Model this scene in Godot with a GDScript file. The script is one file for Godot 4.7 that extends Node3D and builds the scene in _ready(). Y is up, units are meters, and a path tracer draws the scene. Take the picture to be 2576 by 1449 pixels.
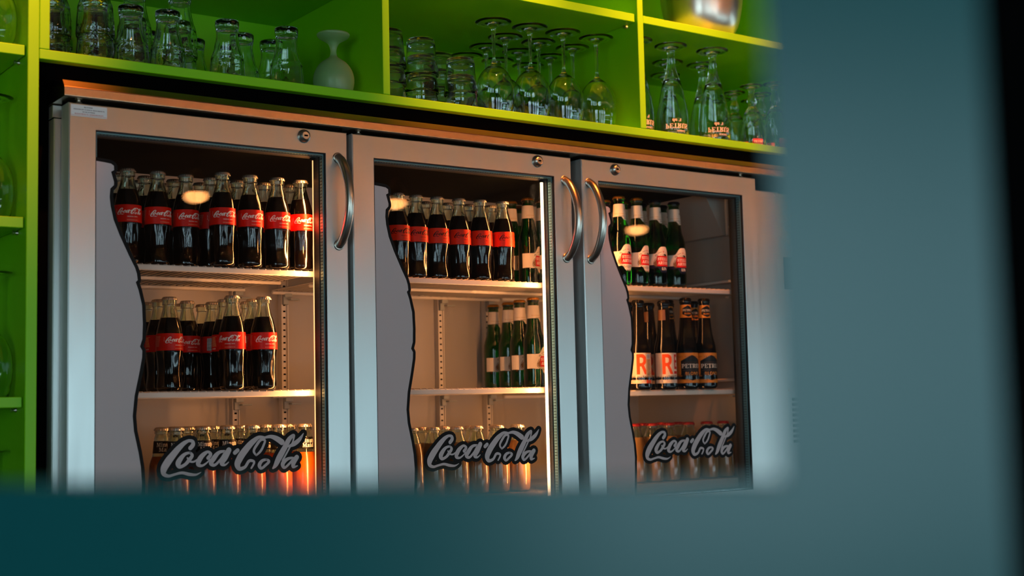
extends Node3D

# ---------------------------------------------------------------- geometry
class Geo:
	var v := PackedVector3Array()
	var n := PackedVector3Array()
	var uv := PackedVector2Array()
	var ix := PackedInt32Array()

	func vert(p: Vector3, nn: Vector3, t := Vector2.ZERO) -> int:
		v.append(p)
		n.append(nn)
		uv.append(t)
		return v.size() - 1

	func tri_ix(a: int, b: int, c: int) -> void:
		var g := (v[b] - v[a]).cross(v[c] - v[a])
		if g.dot(n[a] + n[b] + n[c]) > 0.0:
			ix.append_array(PackedInt32Array([a, c, b]))
		else:
			ix.append_array(PackedInt32Array([a, b, c]))

	func quad(a: Vector3, b: Vector3, c: Vector3, d: Vector3, out_dir: Vector3) -> void:
		var nn := (b - a).cross(c - a)
		if nn.length() < 1e-12:
			nn = (c - a).cross(d - a)
		nn = nn.normalized()
		if nn.dot(out_dir) < 0.0:
			nn = -nn
		var i := vert(a, nn, Vector2(0, 1))
		vert(b, nn, Vector2(1, 1))
		vert(c, nn, Vector2(1, 0))
		vert(d, nn, Vector2(0, 0))
		tri_ix(i, i + 1, i + 2)
		tri_ix(i, i + 2, i + 3)

	func tri(a: Vector3, b: Vector3, c: Vector3, out_dir: Vector3) -> void:
		var nn := (b - a).cross(c - a).normalized()
		if nn.dot(out_dir) < 0.0:
			nn = -nn
		var i := vert(a, nn)
		vert(b, nn)
		vert(c, nn)
		tri_ix(i, i + 1, i + 2)

	# box from corner lo to corner hi with chamfer c
	func box(lo: Vector3, hi: Vector3, c := 0.0, t := Transform3D()) -> void:
		var ce := (lo + hi) / 2.0
		var h := (hi - lo) / 2.0
		c = minf(c, minf(h.x, minf(h.y, h.z)) * 0.9)
		var first := v.size()
		for ax in 3:
			for s in [-1.0, 1.0]:
				var nn := Vector3.ZERO
				nn[ax] = s
				var u := (ax + 1) % 3
				var w := (ax + 2) % 3
				var q := []
				for k in [[-1, -1], [1, -1], [1, 1], [-1, 1]]:
					var p := Vector3.ZERO
					p[ax] = s * h[ax]
					p[u] = k[0] * (h[u] - c)
					p[w] = k[1] * (h[w] - c)
					q.append(ce + p)
				quad(q[0], q[1], q[2], q[3], nn)
		if c > 0.0:
			for ax in 3:
				var u := (ax + 1) % 3
				var w := (ax + 2) % 3
				for su in [-1.0, 1.0]:
					for sw in [-1.0, 1.0]:
						var q := []
						for k in [[-1, 0], [1, 0], [1, 1], [-1, 1]]:
							var p := Vector3.ZERO
							p[ax] = k[0] * (h[ax] - c)
							p[u] = su * (h[u] - (c if k[1] == 1 else 0.0))
							p[w] = sw * (h[w] - (0.0 if k[1] == 1 else c))
							q.append(ce + p)
						var o := Vector3.ZERO
						o[u] = su
						o[w] = sw
						quad(q[0], q[1], q[2], q[3], o)
			for sx in [-1.0, 1.0]:
				for sy in [-1.0, 1.0]:
					for sz in [-1.0, 1.0]:
						var s := Vector3(sx, sy, sz)
						tri(ce + s * (h - Vector3(0, c, c)), ce + s * (h - Vector3(c, 0, c)), ce + s * (h - Vector3(c, c, 0)), s)
		if t != Transform3D():
			for i in range(first, v.size()):
				v[i] = t * v[i]
				n[i] = t.basis * n[i]

	# surface through a grid of points (rows of equal length), outward side given per point by centre line
	func grid(rows: Array, closed: bool, inward_ref: Callable, uvs := []) -> void:
		var m: int = rows[0].size()
		var first := v.size()
		for j in rows.size():
			var r: PackedVector3Array = rows[j]
			for i in m:
				var j0 := maxi(j - 1, 0)
				var j1 := mini(j + 1, rows.size() - 1)
				var i0 := i - 1 if i > 0 else (m - 2 if closed else 0)
				var i1 := i + 1 if i < m - 1 else (1 if closed else m - 1)
				var a: Vector3 = rows[j1][i] - rows[j0][i]
				var b: Vector3 = r[i1] - r[i0]
				var nn := a.cross(b)
				if nn.length_squared() < 1e-18:
					var jj := j + 1 if j == 0 else j - 1
					b = rows[jj][i1] - rows[jj][i0]
					nn = a.cross(b)
				nn = nn.normalized()
				var o: Vector3 = inward_ref.call(j, i)
				if nn.dot(o) < 0.0:
					nn = -nn
				if not nn.is_finite() or nn.length() < 0.5:
					nn = o.normalized()
				vert(r[i], nn, uvs[j][i] if uvs.size() else Vector2(float(i) / (m - 1), 1.0 - float(j) / maxf(rows.size() - 1, 1)))
		for j in rows.size() - 1:
			for i in m - 1:
				var a := first + j * m + i
				var b := a + m
				if v[a].distance_squared_to(v[a + 1]) > 1e-14:
					tri_ix(a, a + 1, b)
				if v[b].distance_squared_to(v[b + 1]) > 1e-14:
					tri_ix(a + 1, b + 1, b)

	# turned shape: profile of (radius, height); a repeated point is a crease. Walks with the material on its left.
	func lathe(profile: Array, segs := 32, sub := 4, flutes := 0, flute_fn : Variant = null, a0 := -PI, a1 := PI) -> void:
		for run in Geo.runs(profile, sub):
			if run.size() < 2:
				continue
			var rows := []
			var outs := []
			for j in run.size():
				var p: Vector2 = run[j]
				var t: Vector2 = run[mini(j + 1, run.size() - 1)] - run[maxi(j - 1, 0)]
				var o := Vector2(t.y, -t.x).normalized()
				var row := PackedVector3Array()
				var oo := PackedVector3Array()
				for i in segs + 1:
					var th := lerpf(a0, a1, float(i) / segs)
					var r := p.x
					if flutes > 0:
						r *= 1.0 + float(flute_fn.call(p.y)) * cos(flutes * th)
					row.append(Vector3(r * sin(th), p.y, r * cos(th)))
					oo.append(Vector3(o.x * sin(th), o.y, o.x * cos(th)))
				rows.append(row)
				outs.append(oo)
			grid(rows, a1 - a0 > 6.28, func(j, i): return outs[j][i])

	static func runs(profile: Array, sub: int) -> Array:
		var res := []
		var cur := [profile[0]]
		for k in range(1, profile.size()):
			if profile[k].distance_to(profile[k - 1]) < 1e-7:
				res.append(cur)
				cur = [profile[k]]
			else:
				cur.append(profile[k])
		res.append(cur)
		var done := []
		for c in res:
			done.append(Geo.smooth(c, sub) if c.size() > 2 else c)
		return done

	static func smooth(c: Array, sub: int) -> Array:
		if sub < 2:
			return c
		var o := []
		for k in c.size() - 1:
			var p0 = c[maxi(k - 1, 0)]
			var p1 = c[k]
			var p2 = c[k + 1]
			var p3 = c[mini(k + 2, c.size() - 1)]
			for s in sub:
				var t := float(s) / sub
				# spaced by distance, so that close points do not overshoot
				var d: float = maxf(p1.distance_to(p2), 1e-6)
				o.append(p1.cubic_interpolate_in_time(p2, p0, p3, t, d, -maxf(p0.distance_to(p1), d * 0.05), d + maxf(p2.distance_to(p3), d * 0.05)))
		o.append(c[c.size() - 1])
		return o

	# tube along a path of points
	func tube(path: Array, r: float, segs := 8, caps := true) -> void:
		var rows := []
		var outs := []
		var side := Vector3.ZERO
		for j in path.size():
			var d: Vector3 = (path[mini(j + 1, path.size() - 1)] - path[maxi(j - 1, 0)]).normalized()
			if side == Vector3.ZERO:
				side = d.cross(Vector3.UP if absf(d.y) < 0.9 else Vector3.RIGHT).normalized()
			side = (side - d * d.dot(side)).normalized()
			var up := d.cross(side)
			var row := PackedVector3Array()
			var oo := PackedVector3Array()
			for i in segs + 1:
				var th := TAU * i / segs
				var o := side * cos(th) + up * sin(th)
				row.append(path[j] + o * r)
				oo.append(o)
			rows.append(row)
			outs.append(oo)
		grid(rows, true, func(j, i): return outs[j][i])
		if caps:
			for e in [0, path.size() - 1]:
				var d: Vector3 = path[0] - path[1] if e == 0 else path[e] - path[e - 1]
				for i in segs:
					tri(path[e], rows[e][i], rows[e][i + 1], d)

	# rectangular ring (door or window frame) seen from +z
	func ring(o0: Vector2, o1: Vector2, i0: Vector2, i1: Vector2, z0: float, z1: float, c: float) -> void:
		var O := [o0, Vector2(o1.x, o0.y), o1, Vector2(o0.x, o1.y)]
		var I := [i0, Vector2(i1.x, i0.y), i1, Vector2(i0.x, i1.y)]
		var cen := (o0 + o1) / 2.0
		for k in 4:
			var l := (k + 1) % 4
			var ins := func(p: Vector2, s: float) -> Vector2: return p + Vector2(s if p.x < cen.x else -s, s if p.y < cen.y else -s)
			var oa: Vector2 = ins.call(O[k], c)
			var ob: Vector2 = ins.call(O[l], c)
			var ia: Vector2 = ins.call(I[k], -c * 0.3)
			var ib: Vector2 = ins.call(I[l], -c * 0.3)
			var od: Vector2 = (O[k] + O[l]) / 2.0 - cen
			var out_v: Vector3 = Vector3(signf(od.x), 0, 0) if absf(O[k].x - O[l].x) < 1e-6 else Vector3(0, signf(od.y), 0)
			var f := func(p: Vector2, z: float) -> Vector3: return Vector3(p.x, p.y, z)
			quad(f.call(oa, z1), f.call(ob, z1), f.call(ib, z1), f.call(ia, z1), Vector3(0, 0, 1))
			quad(f.call(oa, z1), f.call(ob, z1), f.call(O[l], z1 - c), f.call(O[k], z1 - c), out_v + Vector3(0, 0, 1))
			quad(f.call(O[k], z1 - c), f.call(O[l], z1 - c), f.call(O[l], z0), f.call(O[k], z0), out_v)
			quad(f.call(ia, z1), f.call(ib, z1), f.call(I[l], z1 - c * 0.3), f.call(I[k], z1 - c * 0.3), -out_v + Vector3(0, 0, 1))
			quad(f.call(I[k], z1 - c * 0.3), f.call(I[l], z1 - c * 0.3), f.call(I[l], z0), f.call(I[k], z0), -out_v)
			quad(f.call(O[k], z0), f.call(O[l], z0), f.call(I[l], z0), f.call(I[k], z0), Vector3(0, 0, -1))

	# flat polygon facing +z, given back and front
	func poly(pts: PackedVector2Array, z: float) -> void:
		var t := Geometry2D.triangulate_polygon(pts)
		var f := v.size()
		for p in pts:
			vert(Vector3(p.x, p.y, z), Vector3(0, 0, 1), p)
		for k in range(0, t.size(), 3):
			tri_ix(f + t[k], f + t[k + 1], f + t[k + 2])

	func slab(pts: PackedVector2Array, z0: float, z1: float) -> void:
		poly(pts, z1)
		var cw := Geometry2D.is_polygon_clockwise(pts)
		for k in pts.size():
			var a := pts[k]
			var b := pts[(k + 1) % pts.size()]
			var d := (b - a).normalized()
			var o := Vector3(-d.y, d.x, 0) if cw else Vector3(d.y, -d.x, 0)
			quad(Vector3(a.x, a.y, z1), Vector3(b.x, b.y, z1), Vector3(b.x, b.y, z0), Vector3(a.x, a.y, z0), o)

	# the grain's direction: u along x
	func flat_uv() -> Geo:
		for i in v.size():
			uv[i] = Vector2(v[i].x + v[i].z, v[i].y)
		return self

	func mesh(m: Material) -> ArrayMesh:
		var arr := []
		arr.resize(Mesh.ARRAY_MAX)
		arr[Mesh.ARRAY_VERTEX] = v
		arr[Mesh.ARRAY_NORMAL] = n
		arr[Mesh.ARRAY_TEX_UV] = uv
		arr[Mesh.ARRAY_INDEX] = ix
		var am := ArrayMesh.new()
		am.add_surface_from_arrays(Mesh.PRIMITIVE_TRIANGLES, arr)
		am.surface_set_material(0, m)
		return am

# ---------------------------------------------------------------- printing on labels
class Print:
	var im: Image
	var k := 2.0
	func _init(w: int, h: int, bg: Color) -> void:
		im = Image.create(int(w * k), int(h * k), false, Image.FORMAT_RGBA8)
		im.fill(bg)
	func rect(x: float, y: float, w: float, h: float, c: Color) -> void:
		im.fill_rect(Rect2i(int(x * k), int(y * k), maxi(int(w * k), 1), maxi(int(h * k), 1)), c)
	func span(y: int, x0: float, x1: float, c: Color) -> void:
		var a := ceili(x0 - 0.5)
		var b := ceili(x1 - 0.5)
		if b > a:
			im.fill_rect(Rect2i(a, y, b - a, 1), c)
	func tri(a: Vector2, b: Vector2, c: Vector2, col: Color) -> void:
		a *= k
		b *= k
		c *= k
		var lo := floori(minf(a.y, minf(b.y, c.y)))
		var hi := ceili(maxf(a.y, maxf(b.y, c.y)))
		for y in range(maxi(lo, 0), mini(hi, im.get_height())):
			var yy := y + 0.5
			var x0 := 1e9
			var x1 := -1e9
			for e in [[a, b], [b, c], [c, a]]:
				var p: Vector2 = e[0]
				var q: Vector2 = e[1]
				if (p.y <= yy) != (q.y <= yy):
					var x := p.x + (yy - p.y) / (q.y - p.y) * (q.x - p.x)
					x0 = minf(x0, x)
					x1 = maxf(x1, x)
			if x1 > x0:
				span(y, x0, x1, col)
	func disc(c: Vector2, r: float, col: Color) -> void:
		c *= k
		r *= k
		for y in range(maxi(floori(c.y - r), 0), mini(ceili(c.y + r), im.get_height())):
			var d := r * r - (y + 0.5 - c.y) ** 2
			if d > 0.0:
				span(y, c.x - sqrt(d), c.x + sqrt(d), col)
	func poly(pts: PackedVector2Array, col: Color) -> void:
		var t := Geometry2D.triangulate_polygon(pts)
		for j in range(0, t.size(), 3):
			tri(pts[t[j]], pts[t[j + 1]], pts[t[j + 2]], col)
	func stroke(pts: Array, col: Color, t: Transform2D, ws: float) -> void:
		for j in pts.size():
			var a: Vector3 = pts[j]
			var p := t * Vector2(a.x, a.y)
			disc(p, a.z * ws / 2.0, col)
			if j + 1 < pts.size():
				var b: Vector3 = pts[j + 1]
				var q := t * Vector2(b.x, b.y)
				var d := (q - p).normalized().orthogonal()
				if (q - p).length() > 1e-6:
					tri(p + d * a.z * ws / 2.0, p - d * a.z * ws / 2.0, q + d * b.z * ws / 2.0, col)
					tri(p - d * a.z * ws / 2.0, q - d * b.z * ws / 2.0, q + d * b.z * ws / 2.0, col)
	# text centred on c, of height h for a capital, width factor wf
	func text(s: String, f: Font, c: Vector2, h: float, col: Color, wf := 1.0, turn := 0.0) -> void:
		var pts := text_points(s, f)
		var t := Transform2D(turn, Vector2(wf * h, -h), 0.0, c)
		for j in range(0, pts.size(), 3):
			tri(t * pts[j], t * pts[j + 1], t * pts[j + 2], col)
	static func text_points(s: String, f: Font) -> PackedVector2Array:
		var tm := TextMesh.new()
		tm.text = s
		tm.font = f
		tm.font_size = 64
		tm.pixel_size = 1.0
		tm.depth = 0.0
		tm.curve_step = 1.0
		tm.vertical_alignment = VERTICAL_ALIGNMENT_CENTER
		var a := tm.get_mesh_arrays()
		var p := PackedVector2Array()
		var vs: PackedVector3Array = a[Mesh.ARRAY_VERTEX]
		var ns: PackedVector3Array = a[Mesh.ARRAY_NORMAL]
		var lo := Vector2(1e9, 1e9)
		var hi := -lo
		for i in a[Mesh.ARRAY_INDEX]:
			if ns[i].z > 0.5:
				p.append(Vector2(vs[i].x, vs[i].y))
				lo = lo.min(Vector2(vs[i].x, vs[i].y))
				hi = hi.max(Vector2(vs[i].x, vs[i].y))
		for i in p.size():
			p[i] = (p[i] - (lo + hi) / 2.0) / 46.0
		return p
	func texture() -> ImageTexture:
		var o: Image = im.duplicate()
		o.resize(int(im.get_width() / k), int(im.get_height() / k), Image.INTERPOLATE_LANCZOS)
		return ImageTexture.create_from_image(o)

# ---------------------------------------------------------------- naming
var used := {}
func numbered(s: String) -> String:
	used[s] = used.get(s, 0) + 1
	return s if used[s] == 1 else "%s_%03d" % [s, used[s] - 1]

func thing(called: String, label: String, category: String, at := Vector3.ZERO, turn := 0.0, group := "") -> Node3D:
	var o := Node3D.new()
	o.name = numbered(called)
	add_child(o)
	o.position = at
	o.rotation.y = turn
	o.set_meta("label", label)
	o.set_meta("category", category)
	if group != "":
		o.set_meta("group", group)
	return o

func part(called: String, me: Mesh, parent: Node3D, at := Vector3.ZERO, label := "") -> MeshInstance3D:
	var o := MeshInstance3D.new()
	o.name = called
	o.mesh = me
	parent.add_child(o, true)
	o.position = at
	if label != "":
		o.set_meta("label", label)
	return o

func structure(called: String, me: Mesh, label: String, category: String) -> MeshInstance3D:
	var o := MeshInstance3D.new()
	o.name = called
	o.mesh = me
	add_child(o, true)
	o.set_meta("kind", "structure")
	o.set_meta("label", label)
	o.set_meta("category", category)
	return o

func copy_of(proto: Node3D, label: String, at: Vector3, turn: float, group: String) -> Node3D:
	var o: Node3D = proto
	if proto.get_parent() != null:
		o = proto.duplicate()
		o.name = numbered(String(proto.get_meta("kind_name")))
		add_child(o)
	else:
		o.name = numbered(String(proto.get_meta("kind_name")))
		add_child(o)
	o.position = at
	o.rotation.y = turn
	o.set_meta("label", label)
	o.set_meta("group", group)
	return o

func proto(kind_name: String, category: String) -> Node3D:
	var o := Node3D.new()
	o.name = kind_name
	o.set_meta("kind_name", kind_name)
	o.set_meta("category", category)
	return o

# ---------------------------------------------------------------- materials
var M := {}
func mat(key: String, c: Color, rough := 0.5, metal := 0.0) -> StandardMaterial3D:
	if not M.has(key):
		var m := StandardMaterial3D.new()
		m.resource_name = key
		m.albedo_color = c
		m.roughness = rough
		m.metallic = metal
		M[key] = m
	return M[key]

func glass(key: String, c: Color, ior_scale := 0.05, rough := 0.0) -> StandardMaterial3D:
	if not M.has(key):
		var m := mat(key, c, rough)
		m.refraction_enabled = true
		m.refraction_scale = ior_scale
	return M[key]

func pane(key: String, c: Color) -> StandardMaterial3D:
	if not M.has(key):
		var m := mat(key, c, 0.0)
		m.transparency = BaseMaterial3D.TRANSPARENCY_ALPHA
	return M[key]

func noise_tex(freq: float, seed_no: int, size := 256, normal := false, ramp: Array = []) -> NoiseTexture2D:
	var nt := NoiseTexture2D.new()
	var fn := FastNoiseLite.new()
	fn.seed = seed_no
	fn.frequency = freq
	fn.noise_type = FastNoiseLite.TYPE_SIMPLEX_SMOOTH
	nt.noise = fn
	nt.width = size
	nt.height = size
	nt.seamless = true
	nt.as_normal_map = normal
	if ramp.size() == 2:
		var g := Gradient.new()
		g.set_color(0, ramp[0])
		g.set_color(1, ramp[1])
		nt.color_ramp = g
	return nt

func tex_mat(key: String, t: Texture2D, rough := 0.4) -> StandardMaterial3D:
	var m := mat(key, Color.WHITE, rough)
	m.albedo_texture = t
	m.metallic_specular = 0.3
	return m

func V(x: float, y: float, z: float) -> Vector3:
	return Vector3(x, y, z)

func fnt(family: String, weight := 400, italic := false) -> SystemFont:
	var f := SystemFont.new()
	f.font_names = PackedStringArray([family])
	f.font_weight = weight
	f.font_italic = italic
	return f

# ---------------------------------------------------------------- the flowing script word, as pen strokes (x, y down, pen width)
func script_strokes() -> Array:
	var s := []
	s.append([V(550, 385, 62), V(592, 330, 62), V(585, 285, 50), V(535, 270, 44), V(465, 300, 60), V(390, 365, 80), V(290, 480, 98), V(200, 600, 110), V(150, 700, 96), V(155, 770, 62), V(215, 800, 44), V(310, 782, 36), V(420, 762, 40), V(540, 792, 46), V(640, 800, 30), V(715, 765, 6)])
	s.append([V(545, 455, 34), V(480, 470, 44), V(405, 540, 70), V(365, 625, 78), V(385, 668, 54), V(450, 650, 46), V(535, 565, 56), V(578, 495, 46), V(545, 455, 34)])
	s.append([V(505, 535, 22), V(540, 590, 28), V(600, 600, 28), V(665, 560, 22)])
	s.append([V(822, 550, 56), V(862, 490, 48), V(825, 455, 40), V(755, 490, 62), V(685, 580, 76), V(668, 645, 60), V(715, 668, 40), V(800, 625, 24), V(850, 575, 18)])
	s.append([V(1085, 455, 32), V(1005, 465, 48), V(910, 560, 74), V(868, 640, 66), V(905, 668, 46), V(1000, 600, 38), V(1090, 460, 34)])
	s.append([V(1145, 440, 80), V(1085, 560, 82), V(1035, 650, 66), V(1080, 672, 34), V(1140, 630, 14)])
	s.append([V(1240, 485, 62), V(1282, 450, 62)])
	s.append([V(1580, 540, 28), V(1543, 485, 36), V(1590, 375, 42), V(1680, 290, 40), V(1718, 300, 36), V(1698, 390, 36), V(1640, 490, 36), V(1580, 540, 28)])
	s.append([V(1715, 262, 38), V(1640, 250, 46), V(1540, 310, 78), V(1415, 440, 100), V(1315, 580, 104), V(1278, 680, 90), V(1310, 742, 62), V(1390, 725, 46), V(1480, 620, 44), V(1545, 640, 36), V(1500, 740, 28)])
	s.append([V(1700, 268, 30), V(1815, 248, 52), V(1915, 285, 78), V(2000, 345, 88)])
	s.append([V(1745, 615, 34), V(1680, 630, 46), V(1630, 710, 58), V(1655, 752, 42), V(1725, 710, 42), V(1785, 640, 42), V(1745, 615, 34)])
	s.append([V(1850, 760, 26), V(1880, 730, 56), V(1945, 610, 90), V(2050, 430, 84), V(2150, 270, 62), V(2200, 238, 40), V(2195, 300, 28), V(2110, 470, 26), V(2010, 640, 28)])
	s.append([V(2105, 420, 26), V(2195, 385, 66), V(2290, 315, 60), V(2362, 212, 10)])
	s.append([V(2170, 605, 32), V(2095, 620, 48), V(2010, 705, 66), V(2032, 760, 42), V(2115, 705, 36), V(2195, 610, 34)])
	s.append([V(2245, 600, 74), V(2190, 690, 74), V(2185, 752, 50), V(2255, 740, 16)])
	var o := []
	for c in s:
		o.append(Geo.smooth(c, 5))
	return o

func script_onto(p: Print, centre: Vector2, width: float, col: Color) -> void:
	var sc := width / 2330.0
	var t := Transform2D(0.0, Vector2(sc, sc), 0.0, centre - Vector2(1255, 500) * sc)
	for st in script_strokes():
		p.stroke(st, col, t, sc)

# the word as pieces of film: the pale strokes as ribbons, or (grown) the black film behind them
func script_geo(z0: float, z1: float, grow: float) -> Geo:
	var g := Geo.new()
	var kx := 0.00013638
	var ky := 0.00012608
	var all := script_strokes()
	var total := 0
	for st in all:
		total += st.size()
	var n := 0
	for s in all.size():
		var st: Array = all[s]
		var c := PackedVector2Array()
		var r := PackedFloat32Array()
		for a in st:
			c.append(Vector2(a.x * kx, -a.y * ky))
			r.append(a.z * kx * 0.5 + grow)
		if grow > 0.0:
			for j in st.size() - 1:
				var pts := PackedVector2Array()
				for i in 12:
					pts.append(c[j] + Vector2.from_angle(TAU * i / 12.0) * r[j])
					pts.append(c[j + 1] + Vector2.from_angle(TAU * i / 12.0) * r[j + 1])
				var hull := Geometry2D.convex_hull(pts)
				hull.remove_at(hull.size() - 1)
				g.poly(hull, lerpf(z0, z1, float(n) / total))
				n += 1
			continue
		var z := lerpf(z0, z1, float(s) / all.size())
		var le := PackedVector2Array()
		var ri := PackedVector2Array()
		for j in st.size():
			var d := (c[mini(j + 1, st.size() - 1)] - c[maxi(j - 1, 0)]).normalized().orthogonal()
			le.append(c[j] + d * r[j])
			ri.append(c[j] - d * r[j])
		for j in st.size() - 1:
			g.quad(V(le[j].x, le[j].y, z), V(ri[j].x, ri[j].y, z), V(ri[j + 1].x, ri[j + 1].y, z), V(le[j + 1].x, le[j + 1].y, z), Vector3(0, 0, 1))
		for e in [0, st.size() - 1]:
			var d: Vector2 = (c[0] - c[1]) if e == 0 else (c[e] - c[e - 1])
			var cap := PackedVector2Array()
			for i in 9:
				cap.append(c[e] + Vector2.from_angle(d.angle() - PI / 2 + PI * i / 8.0) * r[e])
			g.poly(cap, z)
	return g

func letters(g: Geo, s: String, f: Font, c: Vector3, h: float, wf := 1.0) -> void:
	var p := Print.text_points(s, f)
	for j in range(0, p.size(), 3):
		var q := []
		for i in 3:
			q.append(c + V(p[j + i].x * h * wf, p[j + i].y * h, 0))
		g.tri(q[0], q[1], q[2], Vector3(0, 0, 1))

# letters laid round a turned surface of radius rf(y); sy -1 prints them upside down
func wrap_letters(g: Geo, s: String, f: Font, yc: float, h: float, th0: float, rf: Callable, sy: float, wf := 1.0) -> void:
	var p := Print.text_points(s, f)
	for j in range(0, p.size(), 3):
		var q := []
		for i in 3:
			var y := yc + p[j + i].y * h * sy
			var r: float = rf.call(y)
			var th := th0 + p[j + i].x * h * wf / r
			q.append(V(r * sin(th), y, r * cos(th)))
		var o: Vector3 = q[0]
		o.y = 0
		g.tri(q[0], q[1], q[2], o)

func radius_at(profile: Array, y: float) -> float:
	for k in profile.size() - 1:
		var a: Vector2 = profile[k]
		var b: Vector2 = profile[k + 1]
		if (a.y - y) * (b.y - y) <= 0.0 and absf(a.y - b.y) > 1e-9:
			return lerpf(a.x, b.x, (y - a.y) / (b.y - a.y))
	return profile[0].x

# ---------------------------------------------------------------- setting it up
func _ready() -> void:
	set_camera_and_light()
	make_materials()
	build_room()
	build_fridge()
	build_shelving()
	build_hatch()
	stock_bottles()
	stock_glasses()

const LAMP_WARM := Color(1.0, 0.56, 0.25)
const DAY := Color(0.80, 0.95, 1.0)

func area(called: String, at: Vector3, to: Vector3, size: Vector2, c: Color, e: float) -> void:
	var l := AreaLight3D.new()
	l.name = called
	l.area_size = size
	l.light_color = c
	l.light_energy = e
	l.shadow_enabled = true
	l.set("area_range", 30.0)
	add_child(l, true)
	l.look_at_from_position(at, to, Vector3.UP if absf((to - at).normalized().y) < 0.95 else Vector3.RIGHT)

func set_camera_and_light() -> void:
	var cam := Camera3D.new()
	cam.name = "camera"
	cam.transform = Transform3D(Basis(V(0.813898, -0.022836, 0.580559), V(-0.032351, 0.995896, 0.084527), V(-0.580106, -0.087578, 0.809819)).orthonormalized(), V(-0.80566, -0.60101, 2.56285))
	var ca := CameraAttributesPhysical.new()
	ca.frustum_focal_length = 56.65
	ca.frustum_focus_distance = 3.0
	ca.frustum_near = 0.05
	ca.frustum_far = 60.0
	ca.exposure_aperture = 3.7
	cam.attributes = ca
	add_child(cam)
	cam.fov = 23.93
	cam.current = true
	var env := Environment.new()
	env.background_mode = Environment.BG_COLOR
	env.background_color = Color(0.62, 0.74, 0.80)
	env.tonemap_mode = Environment.TONE_MAPPER_LINEAR
	env.tonemap_exposure = 1.28
	env.sdfgi_enabled = true
	env.ssao_enabled = true
	env.ssil_enabled = true
	var we := WorldEnvironment.new()
	we.name = "environment"
	we.environment = env
	add_child(we)
	# daylight at the room's window openings: the far wall's and the left wall's
	for x in WINDOW_X:
		for s in [-1, 1]:
			area("daylight", V(x + s * 0.255, -0.55, 5.42), V(x + s * 0.255, -0.55, 0), Vector2(0.42, 1.3), DAY, 0.7)
	for z in WINDOW_Z:
		for s in [-1, 1]:
			area("daylight_side", V(-3.32, -0.45, z + s * 0.255), V(0, -0.45, z + s * 0.255), Vector2(0.42, 1.3), DAY, 1.05)
	for z in WINDOW_R:
		for s in [-1, 1]:
			area("daylight_end", V(7.92, -0.60, z + s * 0.255), V(0, -0.60, z + s * 0.255), Vector2(0.42, 1.1), DAY, 0.38)
	for x in LOW_X:
		area("daylight_low", V(x, -1.47, 5.46), V(x, -1.47, 0), Vector2(1.16, 0.3), DAY, 0.6)

const LOW_X := [2.75, 4.05, 5.35, 6.65]
const WINDOW_R := [1.4, 2.8, 4.2]
const WINDOW_X := [-1.5, 0.0, 1.5]
const WINDOW_Z := [3.5, 4.65]

func make_materials() -> void:
	# lime board of the shelves: matt lacquer
	var lime := mat("lime_lacquer", Color(0.46, 0.78, 0.01), 0.45)
	lime.metallic_specular = 0.4
	mat("lime_edge", Color(0.60, 0.74, 0.02), 0.42)
	var st := mat("brushed_steel", Color(0.74, 0.75, 0.74), 0.44, 1.0)
	st.roughness_texture = noise_tex(0.012, 4, 256, false, [Color(0.85, 0.85, 0.85), Color(1, 1, 1)])
	st.uv1_triplanar = true
	st.uv1_scale = V(14, 1.2, 14)
	st.anisotropy_enabled = true
	st.anisotropy = 0.9
	mat("bright_steel", Color(0.78, 0.75, 0.70), 0.30, 1.0)
	mat("top_steel", Color(0.78, 0.66, 0.55), 0.24, 1.0)
	mat("liner", Color(0.62, 0.60, 0.57), 0.45)
	mat("liner_dark", Color(0.06, 0.075, 0.075), 0.7).metallic_specular = 0.12
	mat("black", Color(0.006, 0.007, 0.008), 0.9).metallic_specular = 0.12
	mat("gasket", Color(0.02, 0.026, 0.03), 0.6)
	mat("white_wire", Color(0.80, 0.78, 0.74), 0.35)
	mat("film_grey", Color(0.70, 0.67, 0.68), 0.6)
	mat("film_black", Color(0.006, 0.006, 0.007), 0.6).metallic_specular = 0.3
	mat("spacer", Color(0.36, 0.52, 0.54), 0.4, 0.5)
	mat("plastic_clear", Color(0.6, 0.62, 0.6), 0.3)
	pane("door_glass", Color(0.02, 0.03, 0.03, 0.0))
	glass("bottle_neck", Color(0.93, 0.97, 0.93, 0.0))
	glass("clear_glass", Color(0.97, 1.0, 0.98, 0.0))
	glass("green_glass", Color(0.035, 0.36, 0.08, 0.0))
	glass("frosted_glass", Color(0.80, 0.95, 0.74, 0.18), 0.05, 0.40)
	mat("cola", Color(0.018, 0.008, 0.005), 0.08)
	mat("dark_bottle", Color(0.02, 0.012, 0.008), 0.1)
	mat("cap_silver", Color(0.84, 0.80, 0.74), 0.27, 0.9)
	mat("cap_gold", Color(0.78, 0.55, 0.22), 0.3, 0.9)
	mat("cap_dark", Color(0.07, 0.06, 0.05), 0.3, 0.6)
	mat("cap_navy", Color(0.06, 0.08, 0.12), 0.3, 0.6)
	mat("cap_red", Color(0.55, 0.04, 0.03), 0.35, 0.3)
	mat("juice", Color(0.52, 0.24, 0.03), 0.2)
	mat("tonic", Color(0.50, 0.40, 0.26), 0.12)
	mat("print_white", Color(0.8, 0.78, 0.74), 0.5)
	mat("print_red", Color(0.7, 0.05, 0.03), 0.5)
	mat("print_plum", Color(0.35, 0.15, 0.22), 0.5)

func lamp_emitter(key: String, c: Color, e: float) -> StandardMaterial3D:
	if not M.has(key):
		var m := mat(key, Color(0.9, 0.85, 0.75), 0.5)
		m.emission_enabled = true
		m.emission = c
		m.emission_energy_multiplier = e
	return M[key]

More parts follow.
